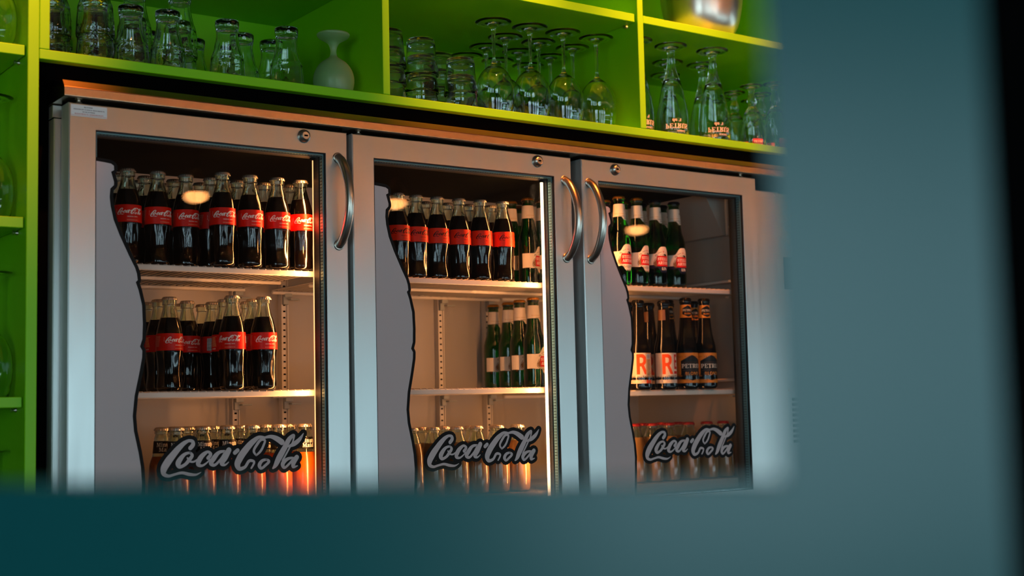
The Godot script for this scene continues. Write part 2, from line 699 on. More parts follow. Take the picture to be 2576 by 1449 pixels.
# ---------------------------------------------------------------- the room
func build_room() -> void:
	var dark := mat("wall_paint", Color(0.06, 0.075, 0.08), 0.8)
	var wood := mat("ceiling_wood", Color(0.34, 0.20, 0.10), 0.6)
	wood.albedo_texture = noise_tex(0.02, 9, 256, false, [Color(0.75, 0.7, 0.66), Color(1, 1, 1)])
	wood.uv1_triplanar = true
	wood.uv1_scale = V(0.3, 1, 3)
	var fl := mat("floor_boards", Color(0.16, 0.13, 0.11), 0.5)
	var g := Geo.new()
	g.box(V(-3.6, -1.85, -0.75), V(8.2, 1.9, -0.6))
	structure("wall_back", g.mesh(dark), "dark wall behind the coolers and the green shelving", "wall")
	g = Geo.new()
	g.box(V(8.0, -1.85, -0.75), V(8.2, -1.17, 5.8))
	g.box(V(8.0, -0.03, -0.75), V(8.2, 1.9, 5.8))
	var zw := -0.75
	for z in WINDOW_R:
		g.box(V(8.0, -1.17, zw), V(8.2, -0.03, z - 0.5))
		zw = z + 0.5
	g.box(V(8.0, -1.17, zw), V(8.2, -0.03, 5.8))
	structure("wall_right", g.mesh(dark), "dark wall at the far end of the bar", "wall")
	g = Geo.new()
	g.box(V(-3.6, -1.95, -0.75), V(8.2, -1.75, 5.8))
	structure("floor", g.mesh(fl), "dark board floor of the bar room", "floor")
	g = Geo.new()
	g.box(V(-3.6, 1.75, -0.75), V(8.2, 1.9, 5.8))
	structure("ceiling", g.mesh(wood), "warm brown wooden ceiling", "ceiling")
	# far wall with its openings
	g = Geo.new()
	g.box(V(-3.6, -1.75, 5.5), V(2.1, -1.22, 5.7))
	g.box(V(2.1, -1.75, 5.5), V(8.2, -1.64, 5.7))
	g.box(V(2.1, -1.3, 5.5), V(8.2, 0.12, 5.7))
	g.box(V(-3.6, 0.12, 5.5), V(8.2, 1.75, 5.7))
	var x0 := -3.6
	for x in WINDOW_X:
		g.box(V(x0, -1.22, 5.5), V(x - 0.5, 0.12, 5.7))
		x0 = x + 0.5
	g.box(V(x0, -1.22, 5.5), V(2.1, 0.12, 5.7))
	for x in LOW_X:
		g.box(V(x - 0.65, -1.64, 5.5), V(x - 0.6, -1.3, 5.7))
	g.box(V(LOW_X[3] + 0.6, -1.64, 5.5), V(8.2, -1.3, 5.7))
	structure("wall_front", g.mesh(dark), "dark wall with tall windows facing the coolers", "wall")
	g = Geo.new()
	g.box(V(-3.6, -1.75, -0.6), V(-3.4, -1.12, 5.5))
	g.box(V(-3.6, 0.22, -0.6), V(-3.4, 1.75, 5.5))
	x0 = -0.6
	for z in WINDOW_Z:
		g.box(V(-3.6, -1.12, x0), V(-3.4, 0.22, z - 0.5))
		x0 = z + 0.5
	g.box(V(-3.6, -1.12, x0), V(-3.4, 0.22, 5.5))
	structure("wall_left", g.mesh(dark), "dark side wall with two tall windows", "wall")
	var wall_wood := mat("cladding_wood", Color(0.52, 0.31, 0.15), 0.6)
	var clad := Node3D.new()
	clad.name = "trim_1"
	add_child(clad)
	clad.set_meta("kind", "structure")
	clad.set_meta("label", "warm wooden cladding boards above the windows of the far wall")
	clad.set_meta("category", "cladding")
	for i in 3:
		g = Geo.new()
		g.box(V(-3.4, 1.29 + i * 0.152, 5.44), V(8.0, 1.438 + i * 0.152, 5.499), 0.004)
		part("plank", g.mesh(wall_wood), clad)
	var frame := mat("window_frame", Color(0.05, 0.06, 0.065), 0.5)
	var k := 1
	for x in WINDOW_X:
		g = Geo.new()
		g.ring(Vector2(-0.5, -1.22), Vector2(0.5, 0.12), Vector2(-0.47, -1.19), Vector2(0.47, 0.09), 5.48, 5.52, 0.004)
		g.box(V(-0.035, -1.19, 5.38), V(0.035, 0.09, 5.45), 0.004)
		g.box(V(-0.47, -0.30, 5.39), V(0.47, -0.26, 5.41), 0.004)
		var w := structure("window_%d" % k, g.mesh(frame), "tall dark-framed window in the far wall, number %d along" % k, "window")
		w.position.x = x
		var pg := Geo.new()
		pg.box(V(-0.47, -1.19, 5.50), V(0.47, 0.09, 5.506))
		part("pane", pg.mesh(M["door_glass"]), w)
		k += 1
	for z in WINDOW_Z:
		g = Geo.new()
		g.ring(Vector2(-0.5, -1.12), Vector2(0.5, 0.22), Vector2(-0.47, -1.09), Vector2(0.47, 0.19), -0.02, 0.02, 0.004)
		g.box(V(-0.035, -1.09, 0.10), V(0.035, 0.19, 0.17), 0.004)
		var w := structure("window_%d" % k, g.mesh(frame), "tall dark-framed window in the side wall, number %d along" % (k - WINDOW_X.size()), "window")
		w.position = V(-3.42, 0, z)
		w.rotation.y = PI / 2
		var pg := Geo.new()
		pg.box(V(-0.47, -1.09, 0.0), V(0.47, 0.19, 0.006))
		part("pane", pg.mesh(M["door_glass"]), w)
		k += 1
	for x in LOW_X:
		g = Geo.new()
		g.ring(Vector2(-0.6, -1.64), Vector2(0.6, -1.3), Vector2(-0.58, -1.62), Vector2(0.58, -1.32), 5.50, 5.54, 0.004)
		var w := structure("window_%d" % k, g.mesh(frame), "low floor-level window in the far wall, number %d along" % (k - WINDOW_X.size() - WINDOW_Z.size()), "window")
		w.position.x = x
		var pg := Geo.new()
		pg.box(V(-0.58, -1.62, 5.52), V(0.58, -1.32, 5.526))
		part("pane", pg.mesh(M["door_glass"]), w)
		k += 1
	for z in WINDOW_R:
		g = Geo.new()
		g.ring(Vector2(-0.5, -1.17), Vector2(0.5, -0.03), Vector2(-0.47, -1.14), Vector2(0.47, -0.06), -0.02, 0.02, 0.004)
		g.box(V(-0.035, -1.14, 0.06), V(0.035, -0.06, 0.14), 0.004)
		var w := structure("window_%d" % k, g.mesh(frame), "wide low dark-framed window in the end wall, number %d along" % (k - WINDOW_X.size() - WINDOW_Z.size() - LOW_X.size()), "window")
		w.position = V(8.02, 0, z)
		w.rotation.y = -PI / 2
		var pg := Geo.new()
		pg.box(V(-0.47, -1.14, 0.0), V(0.47, -0.06, 0.006))
		part("pane", pg.mesh(M["door_glass"]), w)
		k += 1
	# pendant lamps over the guests' side of the bar
	var spots := [V(1.30, 0.27, 2.5), V(2.22, 0.305, 2.5), V(3.61, 0.27, 2.5)]
	var words := ["warm shaded pendant lamp hanging nearest the window wall", "warm shaded pendant lamp hanging in the middle of the bar", "warm shaded pendant lamp hanging at the far end of the bar"]
	for i in 3:
		pendant(spots[i], words[i], 0.048, 0.12)
	for i in 4:
		spot_lamp(V(0.15 + i * 0.66, 1.62, 0.75), V([-0.16, 0.97, 1.55, 2.1][i], 0.40, 0.0), ["nearest the tall unit", "over the left door", "over the middle door", "over the right door"][i], 15.0)
	fairy_string()
	# a string of small bare bulbs below the ceiling
	var rng := RandomNumberGenerator.new()
	rng.seed = 5
	var t := thing("bulb_string", "string of small warm bare bulbs under the wooden ceiling", "lights", V(0, 1.17, 0))
	var wire := Geo.new()
	wire.tube([V(-3.38, 0.05, 4.6), V(2.0, 0.036, 4.6), V(7.98, 0.05, 4.6)], 0.003, 6)
	part("wire", wire.mesh(M["black"]), t)
	for i in 6:
		var p := V(-1.9 + i * 1.6, 0.0 - rng.randf() * 0.03, 4.6)
		var b := Geo.new()
		b.lathe([Vector2(0, -0.03), Vector2(0.024, -0.026), Vector2(0.031, 0), Vector2(0.024, 0.022), Vector2(0.01, 0.03), Vector2(0.0, 0.031)], 12, 3)
		part("bulb", b.mesh(lamp_emitter("bulb_glow", Color(1.0, 0.74, 0.46), 40.0)), t, p)
		var l := OmniLight3D.new()
		l.name = "bulb_light"
		l.light_color = LAMP_WARM
		l.light_energy = 0.045
		l.omni_range = 14.0
		l.omni_attenuation = 2.0
		l.light_size = 0.008
		l.shadow_enabled = true
		t.add_child(l, true)
		l.position = p

func fairy_string() -> void:
	var t := thing("bulb_string", "string of tiny warm bulbs hung across the middle of the room", "lights", V(0, 1.0, 3.15))
	var wire := Geo.new()
	wire.tube([V(-3.38, 0.03, 0), V(2.0, 0.016, 0), V(7.98, 0.03, 0)], 0.002, 6)
	part("wire", wire.mesh(M["black"]), t)
	var b := Geo.new()
	b.lathe([Vector2(0, -0.02), Vector2(0.015, -0.016), Vector2(0.019, 0), Vector2(0.013, 0.015), Vector2(0.0, 0.021)], 10, 3)
	var me := b.mesh(lamp_emitter("bulb_glow", Color(1.0, 0.74, 0.46), 40.0))
	for i in 18:
		part("bulb", me, t, V(-2.6 + i * 0.5 + 0.06 * sin(i * 2.1), 0.0, 0))

func spot_lamp(at: Vector3, aim: Vector3, words: String, e: float) -> void:
	var t := thing("spot_lamp", "small dark ceiling spotlight in front of the shelving, " + words, "lamp", at, 0.0, "ceiling spotlights")
	t.look_at_from_position(at, aim, Vector3.UP)
	var g := Geo.new()
	g.lathe([Vector2(0.0, 0.10), Vector2(0.03, 0.10), Vector2(0.036, 0.094), Vector2(0.038, 0.0), Vector2(0.036, -0.002), Vector2(0.034, 0.0), Vector2(0.032, 0.03), Vector2(0.0, 0.032)], 20, 1)
	part("housing", g.mesh(M["black"]), t).rotation.x = PI / 2
	g = Geo.new()
	g.lathe([Vector2(0.0, 0.0), Vector2(0.02, 0.002), Vector2(0.028, 0.012), Vector2(0.0, 0.028)], 16, 2)
	part("bulb", g.mesh(lamp_emitter("pendant_glow", Color(1.0, 0.66, 0.36), 8.0)), t).rotation.x = PI / 2
	var st := MeshInstance3D.new()
	g = Geo.new()
	g.tube([at + V(0, 0.02, 0.05), V(at.x, 1.752, at.z + 0.05)], 0.008, 8)
	st.name = "bracket"
	st.mesh = g.mesh(M["black"])
	t.add_child(st, true)
	st.transform = t.transform.affine_inverse()
	var l := SpotLight3D.new()
	l.name = "spot_light"
	l.light_color = Color(1.0, 0.51, 0.19)
	l.light_energy = e
	l.spot_range = 14.0
	l.spot_attenuation = 2.0
	l.spot_angle = 13.5
	l.spot_angle_attenuation = 1.0
	l.light_size = 0.02
	l.shadow_enabled = true
	t.add_child(l, true)
	l.position = V(0, 0, -0.012)

func pendant(at: Vector3, label: String, r: float, e: float) -> void:
	var t := thing("pendant_lamp", label, "lamp", at, 0.0, "pendant lamps over the bar")
	var g := Geo.new()
	g.lathe([Vector2(r, 0.0), Vector2(r * 1.02, 0.004), Vector2(r * 0.8, 0.05), Vector2(r * 0.3, 0.085), Vector2(0.012, 0.10), Vector2(0.012, 0.10), Vector2(0.0, 0.10)], 24, 3)
	g.lathe([Vector2(0.0, 0.096), Vector2(r * 0.28, 0.08), Vector2(r * 0.77, 0.047), Vector2(r * 0.97, 0.0)], 24, 3)
	part("shade", g.mesh(mat("lamp_shade", Color(0.35, 0.25, 0.15), 0.4, 0.5)), t, V(0, 0.008, 0))
	var b := Geo.new()
	b.lathe([Vector2(0.0, -0.030), Vector2(r * 0.55, -0.026), Vector2(r * 0.90, -0.014), Vector2(r * 0.95, -0.002), Vector2(r * 0.6, 0.016), Vector2(0.0, 0.024)], 24, 3)
	part("bulb", b.mesh(lamp_emitter("pendant_glow", Color(1.0, 0.66, 0.36), 8.0)), t)
	var c := Geo.new()
	c.tube([V(0, 0.1, 0), V(0, 1.48, 0)], 0.004, 6)
	part("cord", c.mesh(M["black"]), t)
	var l := OmniLight3D.new()
	l.name = "pendant_light"
	l.light_color = LAMP_WARM
	l.light_energy = e
	l.omni_range = 14.0
	l.omni_attenuation = 2.0
	l.light_size = 0.01
	l.shadow_enabled = true
	t.add_child(l, true)
	l.position = V(0, -0.006, 0)

# ---------------------------------------------------------------- the three-door cooler
const DOORS := [[0.0, 0.5999, 0.0518, 0.548], [0.6126, 1.2145, 0.6659, 1.1624], [1.2472, 1.8461, 1.2986, 1.7941]]
const SHELF_Y := [[-0.296, -0.552], [-0.300, -0.553], [-0.297, -0.564]]
const FLOOR_Y := -0.80

func build_fridge() -> void:
	var f := thing("refrigerator", "three-door brushed steel back-bar cooler with lit glass doors under the green shelving", "refrigerator")
	var steel: Material = M["brushed_steel"]
	var liner: Material = M["liner"]
	var g := Geo.new()
	g.box(V(-0.0125, -0.95, -0.52), V(0.012, -0.022, -0.052), 0.002)
	part("side_panel", g.flat_uv().mesh(steel), f)
	g = Geo.new()
	g.box(V(-0.0125, -0.020, -0.52), V(0.006, 0.005, -0.062), 0.001)
	part("top_rail", g.flat_uv().mesh(steel), f)
	g = Geo.new()
	g.box(V(1.838, -0.95, -0.52), V(1.858, -0.02, -0.052), 0.002)
	part("side_panel", g.mesh(liner), f)
	g = Geo.new()
	g.box(V(0.012, -0.95, -0.52), V(1.838, -0.02, -0.50))
	part("back_panel", g.mesh(liner), f)
	g = Geo.new()
	g.box(V(0.012, -0.035, -0.50), V(1.838, -0.005, -0.05))
	part("ceiling_panel", g.mesh(M["liner_dark"]), f)
	g = Geo.new()
	g.box(V(0.012, -0.95, -0.50), V(1.838, FLOOR_Y - 0.001, -0.05))
	part("floor_panel", g.mesh(liner), f)
	g = Geo.new()
	g.box(V(-0.0125, -1.75, -0.50), V(2.28, -0.952, -0.06))
	part("plinth", g.mesh(M["black"]), f)
	for x in [[0.578, 0.634], [1.192, 1.272]]:
		g = Geo.new()
		g.box(V(x[0], FLOOR_Y, -0.075), V(x[1], -0.035, -0.05), 0.002)
		part("mullion", g.mesh(M["gasket"]), f)
	# worktop: bullnosed steel slab (vertical lip, then a bevel), profile swept along x
	g = Geo.new()
	var prof := [Vector2(-0.5, 0.006), Vector2(0.0175, 0.006), Vector2(0.0195, 0.0068), Vector2(0.0204, 0.0085), Vector2(0.0203, 0.0232), Vector2(0.0200, 0.0246), Vector2(0.0193, 0.0258), Vector2(0.0183, 0.0268), Vector2(0.0085, 0.0392), Vector2(0.0068, 0.0404), Vector2(0.004, 0.041), Vector2(-0.5, 0.041)]
	var xa := -0.0149
	var xb := 2.30
	for run in [[0, 1], [1, 2, 3], [3, 4], [4, 5, 6, 7], [7, 8], [8, 9, 10], [10, 11]]:
		# flats are single faces; the rounded folds between them are shaded smooth
		var first := g.v.size()
		for q in run:
			var p: Vector2 = prof[q]
			var nn := Vector2.ZERO
			for e in [[q - 1, q], [q, q + 1]]:
				if e[0] >= 0 and e[1] < prof.size():
					var ed: Vector2 = prof[e[1]] - prof[e[0]]
					if run.size() == 2 and not (e[0] == run[0] and e[1] == run[1]):
						continue
					var flat := ed.length() > 0.006
					nn += Vector2(ed.y, -ed.x).normalized() * (100.0 if flat else 1.0)
			nn = nn.normalized()
			for x in [xa, xb]:
				g.vert(V(x, p.y, p.x), V(0, nn.y, nn.x), Vector2(x, p.y))
		for j in run.size() - 1:
			var i: int = first + j * 2
			g.tri_ix(i, i + 1, i + 2)
			g.tri_ix(i + 1, i + 3, i + 2)
	for x in [xa, xb]:
		for k in range(1, prof.size() - 1):
			g.tri(V(x, prof[0].y, prof[0].x), V(x, prof[k].y, prof[k].x), V(x, prof[k + 1].y, prof[k + 1].x), V(-1 if x == xa else 1, 0, 0))
	part("worktop", g.mesh(M["top_steel"]), f)
	# hinge pins between the doors' tops and the worktop
	for x in [0.022, 0.634, 1.80]:
		g = Geo.new()
		g.lathe([Vector2(0.0, 0.0), Vector2(0.007, 0.0), Vector2(0.007, 0.0), Vector2(0.007, 0.003), Vector2(0.004, 0.0045), Vector2(0.004, 0.0045), Vector2(0.004, 0.0075)], 14, 1)
		part("hinge_pin", g.mesh(M["bright_steel"]), f, V(x, 0.0004, -0.012))
	build_motor_end(f)
	build_interior(f)
	var words := ["left door, with a white sticker in its corner", "middle door", "right door, hinged at the dark post side"]
	for k in 3:
		build_door(f, k, words[k])

func build_motor_end(f: Node3D) -> void:
	var steel: Material = M["brushed_steel"]
	var g := Geo.new()
	g.box(V(1.8585, -0.95, -0.30), V(1.985, -0.02, -0.045), 0.004)
	part("motor_cover", g.flat_uv().mesh(steel), f)
	g = Geo.new()
	g.box(V(1.986, -0.95, -0.30), V(2.28, -0.02, -0.062), 0.003)
	var vent := part("vent_panel", g.flat_uv().mesh(steel), f)
	for k in 9:
		g = Geo.new()
		g.box(V(2.022, -0.600 - k * 0.0145, -0.0625), V(2.2, -0.592 - k * 0.0145, -0.0605), 0.0004)
		part("vent_slot", g.mesh(M["black"]), vent)
	g = Geo.new()
	g.box(V(2.01, -0.29, -0.0625), V(2.06, -0.20, -0.0608), 0.0006)
	part("switch_plate", g.mesh(M["liner_dark"]), vent)
	for p in [V(1.966, -0.03, -0.045), V(2.012, -0.57, -0.062)]:
		g = Geo.new()
		g.lathe([Vector2(0.004, 0.0), Vector2(0.0035, 0.0015), Vector2(0.0, 0.002)], 10, 2)
		var s := part("screw", g.mesh(M["bright_steel"]), f, p)
		s.rotation.x = PI / 2

func build_interior(f: Node3D) -> void:
	var white: Material = M["white_wire"]
	var spans := [[0.03, 0.572], [0.642, 1.322], [1.328, 1.812]]
	for k in 3:
		for y in [SHELF_Y[k][0], SHELF_Y[k][1], FLOOR_Y]:
			var xa: float = spans[k][0]
			var xb: float = spans[k][1]
			if y == FLOOR_Y:
				continue
			var g := Geo.new()
			# bars: front, middle, back; then wires from front to back on top of them
			g.box(V(xa, y - 0.0145, -0.0665), V(xb, y - 0.0022, -0.0600), 0.0018)
			g.box(V(xa, y - 0.012, -0.275), V(xb, y - 0.0042, -0.267), 0.002)
			g.box(V(xa, y - 0.012, -0.470), V(xb, y - 0.0042, -0.462), 0.002)
			var sh := part("wire_shelf", g.mesh(white), f)
			var w := Geo.new()
			var n := int((xb - xa) / 0.0168)
			for i in n + 1:
				var x := xa + 0.003 + (xb - xa - 0.006) * i / n
				w.tube([V(x, y - 0.0036, -0.0608), V(x, y - 0.0021, -0.0630), V(x, y - 0.0021, -0.47)], 0.0021, 6)
			var wm := part("shelf_wires", w.mesh(white), sh)
			wm.set_meta("kind", "stuff")
			if k == 2:
				var l := Geo.new()
				l.tube([V(xb, y - 0.009, -0.064), V(xb, y + 0.014, -0.062), V(xb, y + 0.021, -0.066), V(xb, y + 0.024, -0.075), V(xb, y + 0.024, -0.46), V(xb, y - 0.006, -0.47)], 0.0042, 8)
				part("end_loop", l.mesh(white), sh)
				var c := Geo.new()
				c.box(V(xb - 0.012, y - 0.022, -0.085), V(xb + 0.02, y - 0.0185, -0.07), 0.001)
				c.box(V(xb + 0.012, y - 0.036, -0.085), V(xb + 0.022, y - 0.0185, -0.07), 0.001)
				part("clip", c.mesh(M["plastic_clear"]), sh)
			else:
				for x in RAIL_X[k]:
					var c := Geo.new()
					c.box(V(x - 0.008, y - 0.022, -0.478), V(x + 0.012, y - 0.0125, -0.462), 0.001)
					c.box(V(x + 0.004, y - 0.030, -0.478), V(x + 0.030, y - 0.026, -0.455), 0.001)
					c.box(V(x - 0.008, y - 0.040, -0.480), V(x + 0.006, y - 0.020, -0.470), 0.001)
					part("clip", c.mesh(M["plastic_clear"]), sh)
	for k in 2:
		for x in RAIL_X[k]:
			var g := Geo.new()
			g.box(V(x - 0.0095, -0.79, -0.4995), V(x - 0.0065, -0.045, -0.480), 0.0006)
			g.box(V(x + 0.0065, -0.79, -0.4995), V(x + 0.0095, -0.045, -0.480), 0.0006)
			g.box(V(x - 0.0066, -0.788, -0.4995), V(x + 0.0066, -0.046, -0.484), 0.0006)
			var r := part("shelf_rail", g.mesh(M["white_wire"]), f)
			var s := Geo.new()
			for i in 44:
				s.box(V(x - 0.003, -0.075 - i * 0.0155, -0.4842), V(x + 0.003, -0.071 - i * 0.0155, -0.4836))
			part("rail_slots", s.mesh(M["black"]), r).set_meta("kind", "stuff")
	# tube lamps behind the mullions
	var tubes := [V(0.5325, 0, -0.031), V(1.1475, 0, -0.0315), V(1.313, 0, -0.031)]
	var thick := [0.0012, 0.0036, 0.0035]
	var power := [0.32, 0.30, 0.18]
	for k in 3:
		var p: Vector3 = tubes[k]
		var g := Geo.new()
		g.tube([V(p.x, -0.812, p.z), V(p.x, -0.062, p.z)], thick[k], 10)
		part("lamp_tube", g.mesh(lamp_emitter("tube_glow_dim", Color(1.0, 0.70, 0.42), 1.4) if k == 0 else lamp_emitter("tube_glow", Color(1.0, 0.82, 0.62), 5.0)), f)
		for y in [[-0.822, -0.812], [-0.062, -0.056]]:
			var h := Geo.new()
			h.box(V(p.x - 0.005, y[0], p.z - 0.005), V(p.x + 0.005, y[1], p.z + 0.005), 0.001)
			part("lamp_holder", h.mesh(M["liner_dark"]), f)
		var side := -1.0 if k < 2 else 1.0
		var d := V(side * 0.75, 0, -0.65).normalized()
		var at: Vector3 = V(p.x, -0.43, p.z) + d * (thick[k] + 0.002)
		area("tube_light", at, at + d, Vector2(0.008, 0.72), Color(1.0, 0.65, 0.36), power[k])
	# sloping air guide in the right compartment
	var b := Geo.new()
	var q := [Vector2(1.751, -0.0352), Vector2(1.817, -0.145), Vector2(1.826, -0.145), Vector2(1.826, -0.0352)]
	for i in 4:
		var a: Vector2 = q[i]
		var c: Vector2 = q[(i + 1) % 4]
		var d := (c - a).normalized()
		b.quad(V(a.x, a.y, -0.1), V(c.x, c.y, -0.1), V(c.x, c.y, -0.46), V(a.x, a.y, -0.46), V(d.y, -d.x, 0))
	b.quad(V(q[0].x, q[0].y, -0.1), V(q[1].x, q[1].y, -0.1), V(q[2].x, q[2].y, -0.1), V(q[3].x, q[3].y, -0.1), Vector3(0, 0, 1))
	var ag := part("air_guide", b.mesh(M["liner"]), f)
	var fl := Geo.new()
	fl.box(V(1.824, -0.146, -0.10), V(1.8365, -0.0352, -0.092), 0.001)
	part("flange", fl.mesh(M["liner"]), ag)
	for y in [-0.047, -0.122]:
		var s := Geo.new()
		s.lathe([Vector2(0.003, 0.0), Vector2(0.0025, 0.0015), Vector2(0.0, 0.002)], 10, 2)
		part("screw", s.mesh(M["bright_steel"]), ag, V(1.830, y, -0.092)).rotation.x = PI / 2

const RAIL_X := [[0.5540, 0.684], [1.140, 1.291]]

func build_door(f: Node3D, k: int, words: String) -> void:
	var d: Array = DOORS[k]
	var o := Node3D.new()
	o.name = "door"
	f.add_child(o, true)
	o.set_meta("label", words)
	var g := Geo.new()
	g.ring(Vector2(d[0], -0.90), Vector2(d[1], 0.0), Vector2(d[2], -0.83), Vector2(d[3], -0.05), -0.046, 0.0, 0.0022)
	part("frame", g.flat_uv().mesh(M["brushed_steel"]), o)
	for z in [[-0.007, -0.003], [-0.024, -0.020]]:
		g = Geo.new()
		g.box(V(d[2] - 0.004, -0.834, z[0]), V(d[3] + 0.004, -0.046, z[1]))
		part("glass_pane", g.mesh(M["door_glass"]), o)
	g = Geo.new()
	g.ring(Vector2(d[2] - 0.0005, -0.8305), Vector2(d[3] + 0.0005, -0.0495), Vector2(d[2] + 0.0012, -0.8288), Vector2(d[3] - 0.0012, -0.0512), -0.0465, -0.0006, 0.0003)
	part("glazing_seal", g.mesh(M["gasket"]), o)
	# perforated spacer between the panes
	g = Geo.new()
	g.ring(Vector2(d[2] + 0.0013, -0.8287), Vector2(d[3] - 0.0013, -0.0513), Vector2(d[2] + 0.0045, -0.8255), Vector2(d[3] - 0.0045, -0.0545), -0.0198, -0.0072, 0.0003)
	var sp := part("spacer_bar", g.mesh(M["spacer"]), o)
	var h := Geo.new()
	for i in 110:
		for z in [-0.0168, -0.0118]:
			h.box(V(d[3] - 0.0050, -0.062 - i * 0.0069, z - 0.0011), V(d[3] - 0.00435, -0.0595 - i * 0.0069, z + 0.0011))
	for i in 70:
		h.box(V(d[2] + 0.012 + i * 0.0068, -0.0550, -0.0146), V(d[2] + 0.0145 + i * 0.0068, -0.0543, -0.0124))
	part("spacer_holes", h.mesh(M["gasket"]), o).set_meta("kind", "stuff")
	g = Geo.new()
	g.ring(Vector2(d[2] - 0.001, -0.831), Vector2(d[3] + 0.001, -0.049), Vector2(d[2] + 0.005, -0.825), Vector2(d[3] - 0.005, -0.055), -0.050, -0.0245, 0.001)
	part("gasket", g.mesh(M["gasket"]), o)
	# key lock
	var lx: float = [0.496, 1.112, 1.352][k]
	g = Geo.new()
	g.lathe([Vector2(0.0145, 0.0), Vector2(0.0145, 0.003), Vector2(0.0125, 0.008), Vector2(0.0085, 0.0125), Vector2(0.0085, 0.0125), Vector2(0.0078, 0.0115), Vector2(0.0078, 0.0115), Vector2(0.0, 0.0115)], 24, 3)
	var lk := part("lock", g.mesh(M["bright_steel"]), o, V(lx, -0.0185, 0.0002))
	lk.rotation.x = PI / 2
	g = Geo.new()
	g.box(V(lx - 0.0042, -0.0203, 0.0113), V(lx + 0.0042, -0.0167, 0.0122), 0.0003)
	part("keyhole", g.mesh(M["black"]), o)
	# bow handle
	var hx: float = [0.5765, 1.193, 1.268][k]
	var path := []
	for i in 25:
		var t := float(i) / 24.0
		var bow := pow(sin(PI * t), 0.62)
		path.append(V(hx + 0.002 * bow, -0.0575 - 0.189 * t, 0.002 + 0.047 * bow))
	g = Geo.new()
	g.tube(path, 0.0095, 16)
	part("handle", g.mesh(M["bright_steel"]), o)
	for y in [-0.0575, -0.2465]:
		g = Geo.new()
		g.lathe([Vector2(0.0115, 0.0), Vector2(0.0115, 0.002), Vector2(0.0098, 0.0035), Vector2(0.0, 0.0035)], 18, 1)
		part("handle_foot", g.mesh(M["bright_steel"]), o, V(hx, y, 0.0002)).rotation.x = PI / 2
	# bottle silhouette stuck on the glass
	var inner := PackedVector2Array([Vector2(0, -0.1092), Vector2(0.0183, -0.1107), Vector2(0.0305, -0.1123), Vector2(0.0363, -0.1160), Vector2(0.0366, -0.1246), Vector2(0.0308, -0.1280), Vector2(0.0322, -0.1327), Vector2(0.0367, -0.1478), Vector2(0.0364, -0.1539), Vector2(0.0293, -0.1613), Vector2(0.0281, -0.1776), Vector2(0.0299, -0.1947), Vector2(0.0360, -0.2217), Vector2(0.0481, -0.2517), Vector2(0.0674, -0.2919), Vector2(0.0788, -0.3136), Vector2(0.0826, -0.3254), Vector2(0.0841, -0.3373), Vector2(0.0801, -0.3414), Vector2(0.0857, -0.3568), Vector2(0.0928, -0.3864), Vector2(0.0943, -0.4225), Vector2(0.0934, -0.4522), Vector2(0.0888, -0.4667), Vector2(0.0934, -0.4746), Vector2(0.0929, -0.4881), Vector2(0.0875, -0.5177), Vector2(0.0781, -0.5620), Vector2(0.0744, -0.6005), Vector2(0.0769, -0.6299), Vector2(0.0861, -0.6712), Vector2(0.0907, -0.6980), Vector2(0.093, -0.73), Vector2(0.091, -0.78), Vector2(0.088, -0.828), Vector2(0, -0.828)])
	var edge := PackedVector2Array()
	for r in Geometry2D.offset_polygon(inner, 0.0072, Geometry2D.JOIN_ROUND):
		if edge.size() == 0:
			edge = r
	var clip := PackedVector2Array([Vector2(0.0, 0.0), Vector2(0.3, 0.0), Vector2(0.3, -0.8295), Vector2(0.0, -0.8295)])
	edge = Geometry2D.intersect_polygons(edge, clip)[0]
	g = Geo.new()
	g.slab(edge, -0.0030, -0.0026)
	var bd := part("bottle_outline", g.mesh(M["film_black"]), o, V(d[2], 0, 0), "black outline of a bottle silhouette on the glass")
	g = Geo.new()
	g.slab(inner, -0.0026, -0.0022)
	part("bottle_silhouette", g.mesh(M["film_grey"]), o, V(d[2], 0, 0), "pale grey bottle silhouette on the glass")
	var px: float = [0.1156, 0.1105, 0.1120][k]
	var py: float = [-0.6176, -0.6265, -0.6365][k]
	part("lettering_outline", script_geo(-0.0028, -0.0014, 0.0078).mesh(M["film_black"]), o, V(d[2] + px, py, 0), "black outline of white script lettering")
	part("lettering", script_geo(-0.0011, -0.0008, 0.0).mesh(M["film_grey"]), o, V(d[2] + px, py, 0), "pale script lettering on the glass")
	if k == 0:
		var p := Print.new(512, 160, Color(0.86, 0.86, 0.86))
		var sans := fnt("Droid Sans", 700)
		var ink := Color(0.30, 0.22, 0.24)
		var red := Color(0.75, 0.25, 0.2)
		p.text("BIJ STORING", sans, Vector2(245, 30), 15, ink)
		p.text("NEDERLAND 0031 13 530 80 30 / BELGIE 0800 98 776", sans, Vector2(256, 62), 14, ink, 0.92)
		p.text("EN CAS DE PANNE", sans, Vector2(250, 94), 15, ink)
		p.text("BELGIQUE 0800 98 776 / LUXEMBOURG 800 2777", sans, Vector2(256, 126), 14, red, 0.92)
		p.rect(0, 142, 512, 5, Color(0.8, 0.55, 0.5))
		g = Geo.new()
		g.box(V(0.0035, -0.0262, 0.0), V(0.0735, -0.0040, 0.0004))
		part("sticker", g.mesh(tex_mat("sticker_print", p.texture(), 0.4)), o, Vector3.ZERO, "white service sticker with small printed lines")

# ---------------------------------------------------------------- the green shelving
func board(called: String, parent: Node3D, lo: Vector3, hi: Vector3) -> MeshInstance3D:
	var g := Geo.new()
	g.box(lo, hi, 0.0012)
	return part(called, g.mesh(M["lime_lacquer"]), parent)

